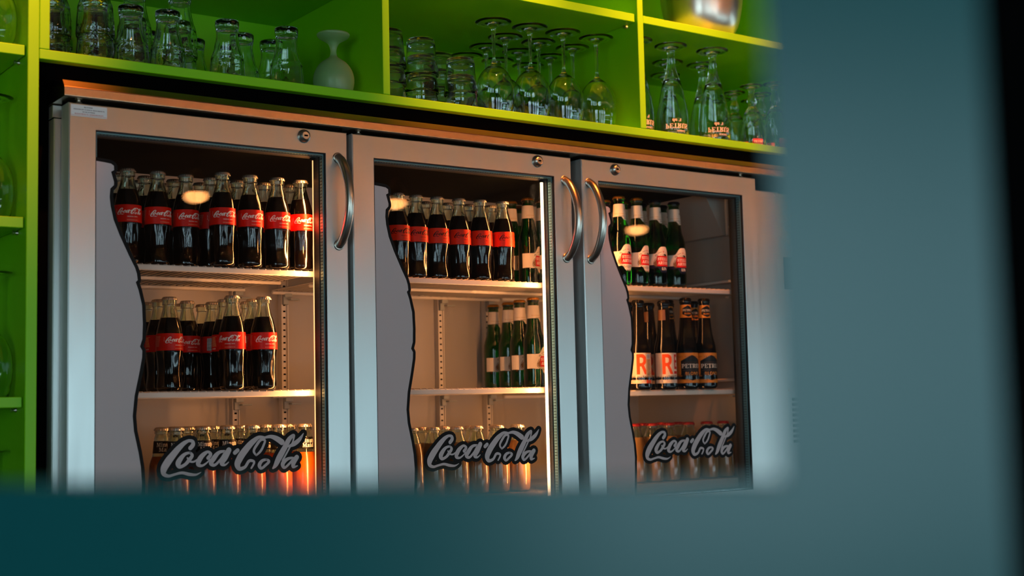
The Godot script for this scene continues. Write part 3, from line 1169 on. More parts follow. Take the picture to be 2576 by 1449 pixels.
func pin(parent: Node3D, at: Vector3) -> void:
	var g := Geo.new()
	g.lathe([Vector2(0.0, 0.0), Vector2(0.0042, 0.0), Vector2(0.0042, 0.0), Vector2(0.0042, 0.002), Vector2(0.0026, 0.0028), Vector2(0.0026, 0.0072), Vector2(0.0042, 0.0080), Vector2(0.0042, 0.010), Vector2(0.0042, 0.010), Vector2(0.0, 0.010)], 12, 1)
	part("shelf_pin", g.mesh(M["bright_steel"]), parent, at).rotation.z = PI / 2

func build_shelving() -> void:
	var zb := -0.5
	var u := thing("shelf_unit", "bright green open shelf unit over the coolers holding rows of upturned glasses", "shelf unit")
	board("bottom_board", u, V(-0.0562, 0.0765, zb), V(2.75, 0.0957, 0.0))
	board("side_panel", u, V(-0.0562, 0.0962, zb), V(-0.0372, 0.9, 0.0))
	board("divider", u, V(0.6929, 0.0962, zb), V(0.7105, 0.9, 0.0))
	board("divider", u, V(1.4437, 0.0962, zb), V(1.4625, 0.9, 0.0))
	board("divider", u, V(2.20, 0.0962, zb), V(2.219, 0.9, 0.0))
	board("shelf", u, V(-0.0368, 0.3685, zb), V(0.6925, 0.3885, -0.008))
	board("shelf", u, V(0.7109, 0.3715, zb), V(1.4405, 0.3930, -0.008))
	board("shelf", u, V(1.4629, 0.3705, zb), V(2.1996, 0.3905, -0.001))
	board("top_board", u, V(-0.0562, 0.9005, zb), V(2.75, 0.92, 0.0))
	board("back_panel", u, V(-0.0562, 0.0765, zb - 0.018), V(2.75, 0.92, zb - 0.0005))
	pin(u, V(1.4436, 0.3672, -0.043))
	pin(u, V(0.6928, 0.3642, -0.05))
	pin(u, V(2.1995, 0.3662, -0.05))
	# black panels filling the gaps above and beside the cooler
	var b := thing("filler_panel", "black filler panel in the gap between the cooler top and green shelving", "panel")
	var g := Geo.new()
	g.box(V(-0.056, 0.0415, -0.06), V(2.75, 0.076, -0.0205), 0.0005)
	part("board", g.mesh(M["black"]), b)
	b = thing("filler_panel", "black upright filler panel between the tall green unit and the cooler's side", "panel")
	g = Geo.new()
	g.box(V(-0.0562, -1.75, -0.5), V(-0.0155, 0.041, -0.075), 0.0005)
	part("board", g.mesh(M["black"]), b)
	# tall unit at the left
	var t := thing("shelf_unit", "tall narrow bright green shelf unit beside the cooler with glass-lined shelves", "shelf unit")
	board("side_panel", t, V(-0.0778, -1.75, zb), V(-0.0568, 0.92, 0.0))
	board("side_panel", t, V(-0.84, -1.75, zb), V(-0.82, 0.92, 0.0))
	board("back_panel", t, V(-0.82, -1.75, zb - 0.018), V(-0.0778, 0.92, zb - 0.0005))
	for y in [[0.0815, 0.1015], [-0.2465, -0.2262], [-0.5805, -0.5607], [-0.915, -0.895]]:
		board("shelf", t, V(-0.8195, y[0], zb), V(-0.0800, y[1], -0.011))
		pin(t, V(-0.0779, y[0] - 0.0044, -0.055))

# ---------------------------------------------------------------- the dark hatch the view looks through
func build_hatch() -> void:
	var lac := mat("teal_lacquer", Color(0.05, 0.30, 0.31), 0.27)
	lac.metallic_specular = 0.37
	var t := thing("serving_hatch", "blurred dark teal lacquered sill and post framing the view of the coolers", "frame", V(-0.48291, -0.62639, 2.26032), deg_to_rad(-55.6))
	t.rotation.y = deg_to_rad(-55.6)
	var g := Geo.new()
	g.slab(PackedVector2Array([Vector2(-0.85, -1.12), Vector2(0.0645, -1.12), Vector2(0.0645, 1.2), Vector2(-0.0022, 1.2), Vector2(-0.0022, 0.0), Vector2(-0.85, 0.0)]), -0.02, 0.0)
	part("sill_and_post", g.mesh(lac), t)
	g = Geo.new()
	g.box(V(0.0650, -1.12, -0.02), V(0.30, 1.2, -0.004), 0.002)
	part("side_panel", g.mesh(M["black"]), t)

# ---------------------------------------------------------------- bottles
const COLA := [Vector2(0.0, 0.004), Vector2(0.017, 0.003), Vector2(0.022, 0.0), Vector2(0.0255, 0.004), Vector2(0.0262, 0.012), Vector2(0.0252, 0.024), Vector2(0.0238, 0.036), Vector2(0.0245, 0.052), Vector2(0.0264, 0.070), Vector2(0.0274, 0.0795), Vector2(0.0274, 0.0795), Vector2(0.0278, 0.0815), Vector2(0.0276, 0.084), Vector2(0.0276, 0.100), Vector2(0.0268, 0.119), Vector2(0.0246, 0.131), Vector2(0.0218, 0.142), Vector2(0.0188, 0.152)]
const COLA_NECK := [Vector2(0.0188, 0.152), Vector2(0.0164, 0.161), Vector2(0.0143, 0.170), Vector2(0.0130, 0.1765), Vector2(0.0128, 0.179), Vector2(0.0148, 0.1800), Vector2(0.0150, 0.183), Vector2(0.0146, 0.190), Vector2(0.0146, 0.192)]

func crown_cap(m: Material) -> Mesh:
	var key := "crown_" + m.resource_name
	if not meshes.has(key):
		var g := Geo.new()
		g.lathe([Vector2(0.0150, -0.0058), Vector2(0.0162, -0.0062), Vector2(0.0160, -0.0052), Vector2(0.0152, -0.002), Vector2(0.0142, 0.0), Vector2(0.0110, 0.0008), Vector2(0.0, 0.0010)], 84, 2, 21, func(y): return 0.045 * clampf((-y - 0.001) / 0.004, 0.0, 1.0))
		meshes[key] = g.mesh(m)
	return meshes[key]

var meshes := {}

func label_band(profile: Array, y0: float, y1: float, a0: float, a1: float, top_fn : Variant = null, bot_fn : Variant = null, rows_n := 8, segs := 48, lift := 0.00035) -> Geo:
	var g := Geo.new()
	var rows := []
	var outs := []
	var uvs := []
	for j in rows_n + 1:
		var row := PackedVector3Array()
		var oo := PackedVector3Array()
		var uu := PackedVector2Array()
		for i in segs + 1:
			var th := lerpf(a0, a1, float(i) / segs)
			var b := y0 if bot_fn == null else float(bot_fn.call(th))
			var t := y1 if top_fn == null else float(top_fn.call(th))
			var y := lerpf(b, t, float(j) / rows_n)
			var r := radius_at(profile, y) + lift
			row.append(V(r * sin(th), y, r * cos(th)))
			oo.append(V(sin(th), 0, cos(th)))
			uu.append(Vector2(float(i) / segs, 1.0 - (y - y0) / (y1 - y0)))
		rows.append(row)
		outs.append(oo)
		uvs.append(uu)
	g.grid(rows, false, func(j, i): return outs[j][i], uvs)
	return g

func barcode(p: Print, x: float, y: float, w: float, h: float, across: bool, ink := Color(0.05, 0.05, 0.05)) -> void:
	p.rect(x, y, w, h, Color(0.93, 0.92, 0.9))
	var rng := RandomNumberGenerator.new()
	rng.seed = 11
	var q := 5.0
	var most := (w if across else h) - 5.0
	while q < most:
		var s := rng.randf_range(1.5, 5.0)
		if across:
			p.rect(x + q, y + 4, s, h - 8, ink)
		else:
			p.rect(x + 4, y + q, w - 8, s, ink)
		q += s + rng.randf_range(2.0, 5.0)

func cola_label(bg: Color, ink: Color, sub: String) -> Texture2D:
	var p := Print.new(1536, 320, bg)
	var sans := fnt("Droid Sans", 700)
	script_onto(p, Vector2(738, 118), 500, ink)
	p.text(sub, sans, Vector2(770, 222), 15, ink, 1.15)
	p.text("MET PLANTAARDIGE EXTRACTEN", sans, Vector2(770, 284), 9, ink.lerp(Color(1, 0.8, 0.4), 0.4), 1.0)
	p.text("COCA-COLA", sans, Vector2(470, 110), 9, ink, 1.2, PI / 2)
	# recycling panel, small print and bar code further round
	p.rect(1122, 70, 66, 130, Color(0.9, 0.89, 0.87))
	for i in 4:
		p.rect(1136, 88 + i * 26, 38, 9, Color(0.35, 0.33, 0.33))
	p.text("IK RECYCLEER", sans, Vector2(1155, 56), 9, Color(1, 0.8, 0.35))
	p.text("MY BOTTLE", sans, Vector2(1155, 218), 10, Color(1, 0.8, 0.35))
	for i in 14:
		p.rect(1300, 40 + i * 14, 150 - (i * 37) % 40, 5, Color(1, 0.75, 0.5))
	script_onto(p, Vector2(1372, 270), 120, ink)
	barcode(p, 90, 40, 110, 240, false)
	for i in 12:
		p.rect(240, 50 + i * 17, 150 - (i * 53) % 50, 5, ink.lerp(bg, 0.3))
	return p.texture()

func make_cola(kind: String, label_mat: Material) -> Node3D:
	var o := proto(kind, "bottle")
	var g := Geo.new()
	var fl := func(y: float) -> float: return 0.03 * clampf(sin(clampf((y - 0.012) / 0.062, 0, 1) * PI), 0, 1) + 0.012 * clampf(sin(clampf((y - 0.122) / 0.04, 0, 1) * PI), 0, 1)
	g.lathe(COLA, 60, 3, 10, fl)
	part("body", g.mesh(M["cola"]), o)
	g = Geo.new()
	g.lathe(COLA_NECK + [Vector2(0.0146, 0.192), Vector2(0.0115, 0.192), Vector2(0.0115, 0.192), Vector2(0.0108, 0.183), Vector2(0.0102, 0.178), Vector2(0.0110, 0.171), Vector2(0.0135, 0.161), Vector2(0.0160, 0.1525), Vector2(0.0160, 0.1525), Vector2(0.0188, 0.1525)], 30, 3)
	part("neck", g.mesh(M["bottle_neck"]), o)
	g = Geo.new()
	g.lathe([Vector2(0.0, 0.1519), Vector2(0.0186, 0.1519)], 30, 1)
	part("cola_surface", g.mesh(M["cola"]), o)
	part("label", label_band(COLA, 0.0836, 0.1190, -PI, PI).mesh(label_mat), o)
	part("cap", crown_cap(M["cap_silver"]), o, V(0, 0.1952, 0))
	return o

const STELLA := [Vector2(0.0, 0.004), Vector2(0.018, 0.003), Vector2(0.0235, 0.0), Vector2(0.0268, 0.004), Vector2(0.0275, 0.012), Vector2(0.0275, 0.060), Vector2(0.0275, 0.105), Vector2(0.0268, 0.118), Vector2(0.0243, 0.130), Vector2(0.0208, 0.141), Vector2(0.0186, 0.152), Vector2(0.0172, 0.168), Vector2(0.0156, 0.188), Vector2(0.0142, 0.206), Vector2(0.0134, 0.2145), Vector2(0.0134, 0.216), Vector2(0.0144, 0.2168), Vector2(0.0144, 0.2235), Vector2(0.0138, 0.226), Vector2(0.0138, 0.226), Vector2(0.0, 0.226)]

func wave_top(th: float) -> float:
	return 0.084 + 0.0185 * exp(-pow(th / 0.62, 4.0))

func wave_bottom(th: float) -> float:
	return 0.0475 - 0.0145 * exp(-pow(th / 0.50, 4.0)) - 0.002 * cos(th * 6.0) * exp(-pow(th / 1.2, 2.0))

func neck_bottom(th: float) -> float:
	return 0.1745 - 0.009 * exp(-pow((th - 0.25) / 0.55, 4.0))

func stella_print(zero: bool) -> Texture2D:
	# covers 115 degrees to either side, heights 0.031 to 0.104
	var p := Print.new(640, 448, Color(0.84, 0.80, 0.74))
	var serif := fnt("Droid Serif", 700)
	var c := 320.0
	if zero:
		p.rect(0, 300, 640, 148, Color(0.08, 0.10, 0.20))
	var gold := Color(0.50, 0.36, 0.20)
	var red := Color(0.78, 0.06, 0.03)
	# side scrolls, then the red cartouche with its two lines
	for s in [-1, 1]:
		p.poly(PackedVector2Array([Vector2(c + s * 108, 150), Vector2(c + s * 120, 210), Vector2(c + s * 158, 268), Vector2(c + s * 152, 312), Vector2(c + s * 120, 330), Vector2(c + s * 96, 310)]), gold)
		p.stroke(Geo.smooth([V(c + s * 100, 150, 7), V(c + s * 124, 140, 7), V(c + s * 132, 158, 6), V(c + s * 120, 166, 5)], 5), Color(0.2, 0.16, 0.12), Transform2D(), 1.0)
		p.stroke(Geo.smooth([V(c + s * 128, 200, 6), V(c + s * 160, 262, 7), V(c + s * 158, 318, 7), V(c + s * 118, 338, 6), V(c + s * 90, 326, 5)], 5), Color(0.2, 0.16, 0.12), Transform2D(), 1.0)
	p.poly(PackedVector2Array([Vector2(c - 104, 156), Vector2(c + 104, 156), Vector2(c + 108, 190), Vector2(c + 118, 230), Vector2(c + 112, 322), Vector2(c - 112, 322), Vector2(c - 118, 230), Vector2(c - 108, 190)]), red)
	p.text("STELLA", serif, Vector2(c + 2, 206), 46, Color(0.95, 0.93, 0.88), 0.80)
	p.text("ARTOIS", serif, Vector2(c + 2, 270), 46, Color(0.95, 0.93, 0.88), 0.82)
	# horn and leaves over the cartouche, star and date
	p.poly(PackedVector2Array([Vector2(c - 20, 160), Vector2(c + 10, 122), Vector2(c + 60, 128), Vector2(c + 78, 160)]), Color(0.16, 0.15, 0.13))
	for i in 4:
		p.disc(Vector2(c - 52 + i * 18, 140 + (i % 2) * 8), 9, Color(0.86, 0.82, 0.74))
		p.stroke([V(c - 58 + i * 18, 152, 4), V(c - 50 + i * 18, 128, 3)], Color(0.3, 0.24, 0.16), Transform2D(), 1.0)
	p.text("ANNO", serif, Vector2(c - 62, 104), 12, Color(0.3, 0.25, 0.2), 1.3, -0.4)
	p.text("1366", serif, Vector2(c + 62, 104), 12, Color(0.3, 0.25, 0.2), 1.3, 0.4)
	p.poly(PackedVector2Array([Vector2(c, 70), Vector2(c + 5, 85), Vector2(c + 17, 90), Vector2(c + 5, 95), Vector2(c, 110), Vector2(c - 5, 95), Vector2(c - 17, 90), Vector2(c - 5, 85)]), red)
	if zero:
		p.text("0.0%", fnt("Droid Sans", 700), Vector2(c + 8, 362), 46, Color(0.93, 0.92, 0.88), 0.62)
	else:
		p.text("Belgium", fnt("Droid Serif", 400, true), Vector2(c + 5, 362), 36, Color(0.25, 0.2, 0.16), 0.95, -0.06)
	return p.texture()

func stella_neck_print(zero: bool) -> Texture2D:
	var p := Print.new(448, 224, Color(0.80, 0.76, 0.70))
	var c := 248.0
	var star := Color(0.10, 0.11, 0.16) if zero else Color(0.70, 0.10, 0.08)
	p.poly(PackedVector2Array([Vector2(c, 40), Vector2(c + 4, 58), Vector2(c + 14, 64), Vector2(c + 4, 70), Vector2(c, 92), Vector2(c - 4, 70), Vector2(c - 14, 64), Vector2(c - 4, 58)]), star)
	p.text("DEN HOREN BELGIUM", fnt("Droid Serif", 700), Vector2(c - 20, 132), 15, Color(0.72, 0.58, 0.42))
	p.text("Premium Lager", fnt("Droid Serif", 400, true), Vector2(c, 164), 17, Color(0.2, 0.17, 0.15))
	p.text("Beer", fnt("Droid Serif", 700, true), Vector2(c + 10, 188), 17, Color(0.2, 0.17, 0.15))
	return p.texture()

func make_stella(kind: String, zero: bool) -> Node3D:
	var o := proto(kind, "bottle")
	var g := Geo.new()
	g.lathe(STELLA, 40, 3)
	part("body", g.mesh(M["green_glass"]), o)
	var key := "zero_lager" if zero else "lager"
	part("label", label_band(STELLA, 0.031, 0.104, -2.0, 2.0, wave_top, wave_bottom, 8, 56).mesh(tex_mat(key + "_label", stella_print(zero), 0.45)), o)
	part("neck_label", label_band(STELLA, 0.164, 0.2075, -PI, PI, null, neck_bottom, 6, 48).mesh(tex_mat(key + "_neck", stella_neck_print(zero), 0.45)), o)
	part("cap", crown_cap(M["cap_navy"] if zero else M["cap_gold"]), o, V(0, 0.2275, 0))
	return o

const ABBEY := [Vector2(0.0, 0.004), Vector2(0.020, 0.003), Vector2(0.0255, 0.0), Vector2(0.0282, 0.004), Vector2(0.0288, 0.012), Vector2(0.0288, 0.060), Vector2(0.0286, 0.097), Vector2(0.0268, 0.115), Vector2(0.0230, 0.131), Vector2(0.0200, 0.146), Vector2(0.0178, 0.165), Vector2(0.0160, 0.188), Vector2(0.0144, 0.214), Vector2(0.0138, 0.224), Vector2(0.0150, 0.2252), Vector2(0.0150, 0.2335), Vector2(0.0143, 0.236), Vector2(0.0143, 0.236), Vector2(0.0, 0.2362)]

func hexagon(c: Vector2, w: float, h: float, cut: float) -> PackedVector2Array:
	return PackedVector2Array([c + Vector2(0, -h), c + Vector2(w * 0.16, -h * 0.95), c + Vector2(w, -h * cut), c + Vector2(w, h * cut), c + Vector2(w * 0.16, h * 0.95), c + Vector2(0, h), c + Vector2(-w * 0.16, h * 0.95), c + Vector2(-w, h * cut), c + Vector2(-w, -h * cut), c + Vector2(-w * 0.16, -h * 0.95)])

func blond_print() -> Texture2D:
	# whole way round, heights 0.0155 to 0.094
	var p := Print.new(1024, 448, Color(0.80, 0.50, 0.14))
	var c := Vector2(512, 224)
	p.poly(hexagon(c, 176, 190, 0.55), Color(0.30, 0.20, 0.08))
	p.poly(hexagon(c, 170, 184, 0.55), Color(0.05, 0.055, 0.055))
	var pale := Color(0.86, 0.82, 0.74)
	p.text("PETRUS", fnt("Droid Serif", 700), c + Vector2(0, -28), 62, pale, 0.98)
	p.rect(c.x - 150, c.y - 84, 300, 3, Color(0.5, 0.34, 0.24))
	p.rect(c.x - 150, c.y + 34, 300, 3, Color(0.5, 0.34, 0.24))
	p.text("BLOND", fnt("Droid Sans", 700), c + Vector2(0, 84), 50, Color(0.86, 0.54, 0.14), 0.95)
	p.rect(c.x - 128, c.y + 90, 30, 4, Color(0.6, 0.3, 0.2))
	p.rect(c.x + 98, c.y + 90, 30, 4, Color(0.6, 0.3, 0.2))
	p.rect(c.x - 50, c.y + 122, 100, 3, Color(0.6, 0.45, 0.3))
	barcode(p, 860, 90, 90, 260, false)
	return p.texture()

func blond_neck_print() -> Texture2D:
	var p := Print.new(512, 192, Color(0.80, 0.52, 0.18))
	var c := Vector2(256, 96)
	p.poly(hexagon(c, 84, 86, 0.5), Color(0.05, 0.055, 0.055))
	p.text("PETRUS", fnt("Droid Serif", 700), c + Vector2(0, -14), 32, Color(0.86, 0.82, 0.74), 0.9)
	p.text("BLOND", fnt("Droid Sans", 700), c + Vector2(0, 36), 24, Color(0.86, 0.54, 0.14), 0.95)
	return p.texture()

func red_print(side: bool) -> Texture2D:
	# from -80 degrees to 160 degrees, heights 0.0155 to 0.093
	var p := Print.new(896, 512, Color(0.86, 0.78, 0.68))
	var orange := Color(0.90, 0.30, 0.04)
	var sans := fnt("Droid Sans", 700)
	p.text("R", sans, Vector2(262, 190), 340, orange, 0.86)
	p.text("E", sans, Vector2(448, 150), 250, Color(0.74, 0.14, 0.06), 0.66)
	p.rect(392, 310, 116, 46, Color(0.74, 0.14, 0.06))
	p.text("D", sans, Vector2(610, 190), 330, orange, 0.62)
	var rng := RandomNumberGenerator.new()
	rng.seed = 3
	for i in 150:
		p.disc(Vector2(rng.randf_range(150, 680), rng.randf_range(20, 360)), rng.randf_range(0.8, 2.2), Color(0.96, 0.55, 0.22))
	p.disc(Vector2(240, 430), 12, Color(0.1, 0.1, 0.1))
	p.disc(Vector2(275, 430), 12, Color(0.1, 0.1, 0.1))
	p.stroke([V(262, 392, 8), V(285, 390, 6)], Color(0.1, 0.1, 0.1), Transform2D(), 1.0)
	var it := fnt("Droid Serif", 400, true)
	p.text("aged with", it, Vector2(385, 396), 34, Color(0.15, 0.1, 0.1), 0.9, -0.12)
	p.text("cherries", it, Vector2(395, 440), 34, Color(0.15, 0.1, 0.1), 0.9, -0.08)
	p.text("8.5% VOL   33 CL", sans, Vector2(330, 482), 14, Color(0.75, 0.45, 0.35), 1.2)
	if side:
		p.rect(335, 0, 150, 512, Color(0.82, 0.63, 0.42))
		barcode(p, 352, 20, 110, 80, true, Color(0.35, 0.25, 0.15))
		for i in 9:
			p.rect(352, 125 + i * 19, 110 - (i * 31) % 40, 4, Color(0.5, 0.36, 0.24))
		p.stroke(Geo.smooth([V(410, 320, 4), V(452, 350, 4), V(442, 400, 4), V(385, 405, 4), V(368, 350, 4), V(410, 320, 4)], 5), Color(0.5, 0.4, 0.3), Transform2D(), 1.0)
		p.text("since", it, Vector2(410, 352), 28, Color(0.2, 0.14, 0.1), 0.9, -0.2)
		p.rect(335, 428, 150, 84, Color(0.90, 0.30, 0.04))
	return p.texture()

func make_abbey(kind: String, which: String) -> Node3D:
	var o := proto(kind, "bottle")
	var k := 1.0 if which == "blond" else 0.959
	var prof := []
	for q in ABBEY:
		prof.append(Vector2(q.x, q.y * k))
	var g := Geo.new()
	g.lathe(prof, 40, 3)
	part("body", g.mesh(M["dark_bottle"]), o)
	if which == "blond":
		part("label", label_band(prof, 0.0155, 0.094, -PI, PI).mesh(tex_mat("blond_label", blond_print(), 0.4)), o)
		part("neck_label", label_band(prof, 0.187, 0.2205, -PI, PI).mesh(tex_mat("blond_neck", blond_neck_print(), 0.4)), o)
	else:
		part("label", label_band(prof, 0.0155, 0.093, -1.75, 2.45).mesh(tex_mat(which + "_label", red_print(which == "red_side"), 0.5)), o)
		if which == "red":
			part("neck_label", label_band(prof, 0.178, 0.205, -PI, -0.5).mesh(mat("tan_paper", Color(0.42, 0.26, 0.13), 0.5)), o)
	part("cap", crown_cap(M["cap_dark"]), o, V(0, 0.2385 * k, 0))
	return o

const SMALL := [Vector2(0.0, 0.003), Vector2(0.020, 0.0), Vector2(0.0255, 0.004), Vector2(0.0265, 0.012), Vector2(0.0265, 0.085), Vector2(0.0250, 0.100), Vector2(0.0205, 0.114), Vector2(0.0172, 0.126), Vector2(0.0155, 0.140), Vector2(0.0146, 0.152)]
const SMALL_NECK := [Vector2(0.0146, 0.152), Vector2(0.0138, 0.158), Vector2(0.0136, 0.160), Vector2(0.0150, 0.1608), Vector2(0.0150, 0.164), Vector2(0.0145, 0.170)]

func scaled(profile: Array, ky: float) -> Array:
	var o := []
	for q in profile:
		o.append(Vector2(q.x, q.y * ky))
	return o

func make_juice() -> Node3D:
	var o := proto("juice_bottle", "bottle")
	var full := SMALL + SMALL_NECK
	var lower := [Vector2(0.0, 0.003), Vector2(0.020, 0.0), Vector2(0.0255, 0.004), Vector2(0.0265, 0.012), Vector2(0.0265, 0.085), Vector2(0.0250, 0.100), Vector2(0.0205, 0.114)]
	var upper := [Vector2(0.0205, 0.114), Vector2(0.0190, 0.120), Vector2(0.0180, 0.128), Vector2(0.0172, 0.140), Vector2(0.0160, 0.152), Vector2(0.0140, 0.158), Vector2(0.0138, 0.160), Vector2(0.0152, 0.1608), Vector2(0.0152, 0.164), Vector2(0.0145, 0.170)]
	var g := Geo.new()
	g.lathe(lower, 32, 3)
	part("body", g.mesh(M["juice"]), o)
	g = Geo.new()
	g.lathe(upper, 28, 3)
	g.lathe([Vector2(0.0145, 0.170), Vector2(0.0115, 0.170), Vector2(0.0115, 0.170), Vector2(0.0108, 0.160), Vector2(0.0132, 0.150), Vector2(0.0148, 0.138), Vector2(0.0165, 0.118), Vector2(0.0175, 0.1145), Vector2(0.0175, 0.1145), Vector2(0.0205, 0.1145)], 28, 3)
	part("neck", g.mesh(M["bottle_neck"]), o)
	g = Geo.new()
	g.lathe([Vector2(0, 0.1139), Vector2(0.0204, 0.1139)], 28, 1)
	part("juice_surface", g.mesh(M["juice"]), o)
	var p := Print.new(768, 160, Color(0.03, 0.03, 0.03))
	for x in [384, 0, 768]:
		p.text("Minute", fnt("Droid Serif", 700), Vector2(x, 48), 54, Color(0.9, 0.88, 0.84), 0.95)
		p.text("Maid", fnt("Droid Serif", 700), Vector2(x, 112), 54, Color(0.9, 0.88, 0.84), 0.95)
	part("label", label_band(upper, 0.121, 0.146, -PI, PI).mesh(tex_mat("juice_label", p.texture(), 0.45)), o)
	part("cap", crown_cap(M["cap_silver"]), o, V(0, 0.1735, 0))
	return o

func make_tonic(kind: String, cap: Material, ky: float) -> Node3D:
	var o := proto(kind, "bottle")
	var lower := scaled([Vector2(0.0, 0.003), Vector2(0.020, 0.0), Vector2(0.0255, 0.004), Vector2(0.0265, 0.012), Vector2(0.0265, 0.085), Vector2(0.0258, 0.105), Vector2(0.0235, 0.122), Vector2(0.0212, 0.134)], ky)
	var upper := scaled([Vector2(0.0212, 0.134), Vector2(0.0180, 0.146), Vector2(0.0152, 0.156), Vector2(0.0142, 0.160), Vector2(0.0154, 0.1608), Vector2(0.0154, 0.164), Vector2(0.0147, 0.170)], ky)
	var g := Geo.new()
	g.lathe(lower, 32, 3)
	part("body", g.mesh(M["tonic"]), o)
	g = Geo.new()
	g.lathe(upper, 28, 3)
	g.lathe(scaled([Vector2(0.0147, 0.170), Vector2(0.0117, 0.170), Vector2(0.0117, 0.170), Vector2(0.0112, 0.160), Vector2(0.0125, 0.154), Vector2(0.0152, 0.145), Vector2(0.0182, 0.1345), Vector2(0.0182, 0.1345), Vector2(0.0212, 0.1345)], ky), 28, 3)
	part("neck", g.mesh(M["bottle_neck"]), o)
	g = Geo.new()
	g.lathe([Vector2(0, 0.1339 * ky), Vector2(0.0211, 0.1339 * ky)], 28, 1)
	part("drink_surface", g.mesh(M["tonic"]), o)
	part("cap", crown_cap(cap), o, V(0, 0.1735 * ky, 0))
	return o

const COUNT := ["first", "second", "third", "fourth", "fifth", "sixth", "seventh", "eighth", "ninth", "tenth"]

# rows: [row words, [[x, z, turn], ...]]; the label tells which row and how many along
func stock(p: Node3D, y: float, what: String, rows: Array, group: String) -> void:
	for r in rows:
		var spots: Array = r[1]
		for i in spots.size():
			var s: Array = spots[i]
			var which: String = COUNT[i] + " from left" if spots.size() > 1 else ""
			copy_of(p, ("%s, %s %s" % [what, r[0], which]).strip_edges(), V(s[0], y + 0.0006, s[1]), s[2] if s.size() > 2 else 0.0, group)

func stock_bottles() -> void:
	var red := tex_mat("cola_red_label", cola_label(Color(0.84, 0.08, 0.0), Color(0.93, 0.90, 0.86), "ORIGINAL TASTE"), 0.38)
	var black_on_red := tex_mat("cola_zero_label", cola_label(Color(0.86, 0.15, 0.0), Color(0.03, 0.02, 0.02), "ZERO SUGAR"), 0.38)
	var cola := make_cola("cola_bottle", red)
	var zero := make_cola("sugar_free_cola_bottle", black_on_red)
	stock(cola, SHELF_Y[0][0], "red-label cola bottle, upper shelf, left door,", [
		["front row", [[0.154, -0.109, 0.0], [0.218, -0.112, 0.22], [0.283, -0.122, 0.20], [0.339, -0.062, 0.0], [0.403, -0.066, 0.05], [0.467, -0.069, 0.08], [0.5265, -0.077, 0.14]]],
		["middle row", [[0.153, -0.172, 0.3], [0.216, -0.178, 1.0], [0.284, -0.190, 2.0], [0.344, -0.134, 0.55], [0.407, -0.139, 1.6], [0.471, -0.141, 0.2], [0.535, -0.143, 0.0]]],
		["back row", [[0.221, -0.240, 0.4], [0.287, -0.250, 0.0], [0.350, -0.205, 0.1], [0.412, -0.206, 0.5]]]], "red-labelled colas on the upper shelf")
	stock(cola, SHELF_Y[0][1], "red-label cola bottle, lower shelf, left door,", [
		["front row", [[0.257, -0.147, 0.45], [0.328, -0.226, 0.05], [0.363, -0.070, -0.62], [0.434, -0.070, 0.05]]],
		["middle row", [[0.259, -0.212, 2.4], [0.386, -0.161, 2.4], [0.4405, -0.135, 0.75]]],
		["back row", [[0.267, -0.292, 2.3], [0.340, -0.307, 1.9], [0.391, -0.236, 1.9], [0.397, -0.307, 2.5], [0.456, -0.200, 1.5]]]], "red-labelled colas on the lower shelf")
	stock(zero, SHELF_Y[1][0], "black-script cola bottle on upper shelf behind middle door,", [
		["front row", [[0.788, -0.106, 0.0], [0.841, -0.112, 0.08], [0.899, -0.112, 0.2], [0.959, -0.110, 0.1], [1.017, -0.105, 0.12], [1.080, -0.102, 0.2]]],
		["back row", [[0.852, -0.185, 0.3], [0.914, -0.190, 0.3], [0.973, -0.184, 0.6], [1.0335, -0.178, 1.4], [1.092, -0.169, 2.0]]]], "sugar-free colas on the upper shelf")
	var lager := make_stella("lager_bottle", false)
	var alcohol_free := make_stella("alcohol_free_lager_bottle", true)
	stock(lager, SHELF_Y[1][0], "green lager bottle beside the colas behind middle door,", [
		["front row", [[1.226, -0.197, 0.75], [1.284, -0.214, 0.85]]],
		["back row", [[1.220, -0.262, 0.9], [1.289, -0.322, 0.9]]]], "lagers beside the colas")
	stock(lager, SHELF_Y[1][1], "green lager bottle on lower shelf behind middle door,", [["file, back to front", [[1.276, -0.432, 0.55], [1.270, -0.355, 0.35], [1.253, -0.280, 0.40], [1.240, -0.203, 0.65]]]], "lagers on the lower shelf")
	stock(lager, SHELF_Y[2][0], "green lager bottle with cream label behind right door,", [
		["front row", [[1.441, -0.150, 0.0], [1.433, -0.083, 0.08], [1.494, -0.085, 0.28]]],
		["back row", [[1.504, -0.155, 0.4]]]], "lagers behind the right door")
	stock(alcohol_free, SHELF_Y[2][0], "green lager bottle with navy-banded label, right door,", [
		["front row", [[1.560, -0.088, 0.0], [1.629, -0.091, 0.06]]],
		["back row", [[1.571, -0.155, 0.2], [1.641, -0.152, 0.1]]]], "alcohol-free lagers")
	var redbeer := make_abbey("red_beer_bottle", "red")
	var redside := make_abbey("red_beer_bottle_side", "red_side")
	redside.set_meta("kind_name", "red_beer_bottle")
	var blond := make_abbey("blond_beer_bottle", "blond")
	stock(redside, SHELF_Y[2][1], "dark beer bottle, white label with one big orange letter, nearest the bottle silhouette", [["front", [[1.482, -0.078, 0.05]]]], "orange-lettered beers")
	stock(redbeer, SHELF_Y[2][1], "dark beer bottle, white label with two big orange letters, beside the gold labels,", [["front", [[1.562, -0.070, 0.05]]]], "orange-lettered beers")
	stock(redbeer, SHELF_Y[2][1], "dark beer bottle with orange-lettered label, behind its front row,", [["back row", [[1.508, -0.147, 2.2], [1.575, -0.143, -0.3]]]], "orange-lettered beers")
	stock(blond, SHELF_Y[2][1], "dark beer bottle with gold hexagon label behind right door,", [
		["front row", [[1.644, -0.075, -0.28], [1.706, -0.070, -0.22]]],
		["back row", [[1.640, -0.140, -0.1], [1.7425, -0.153, -0.15], [1.706, -0.210, -0.2]]]], "gold-labelled beers")
	var juice := make_juice()
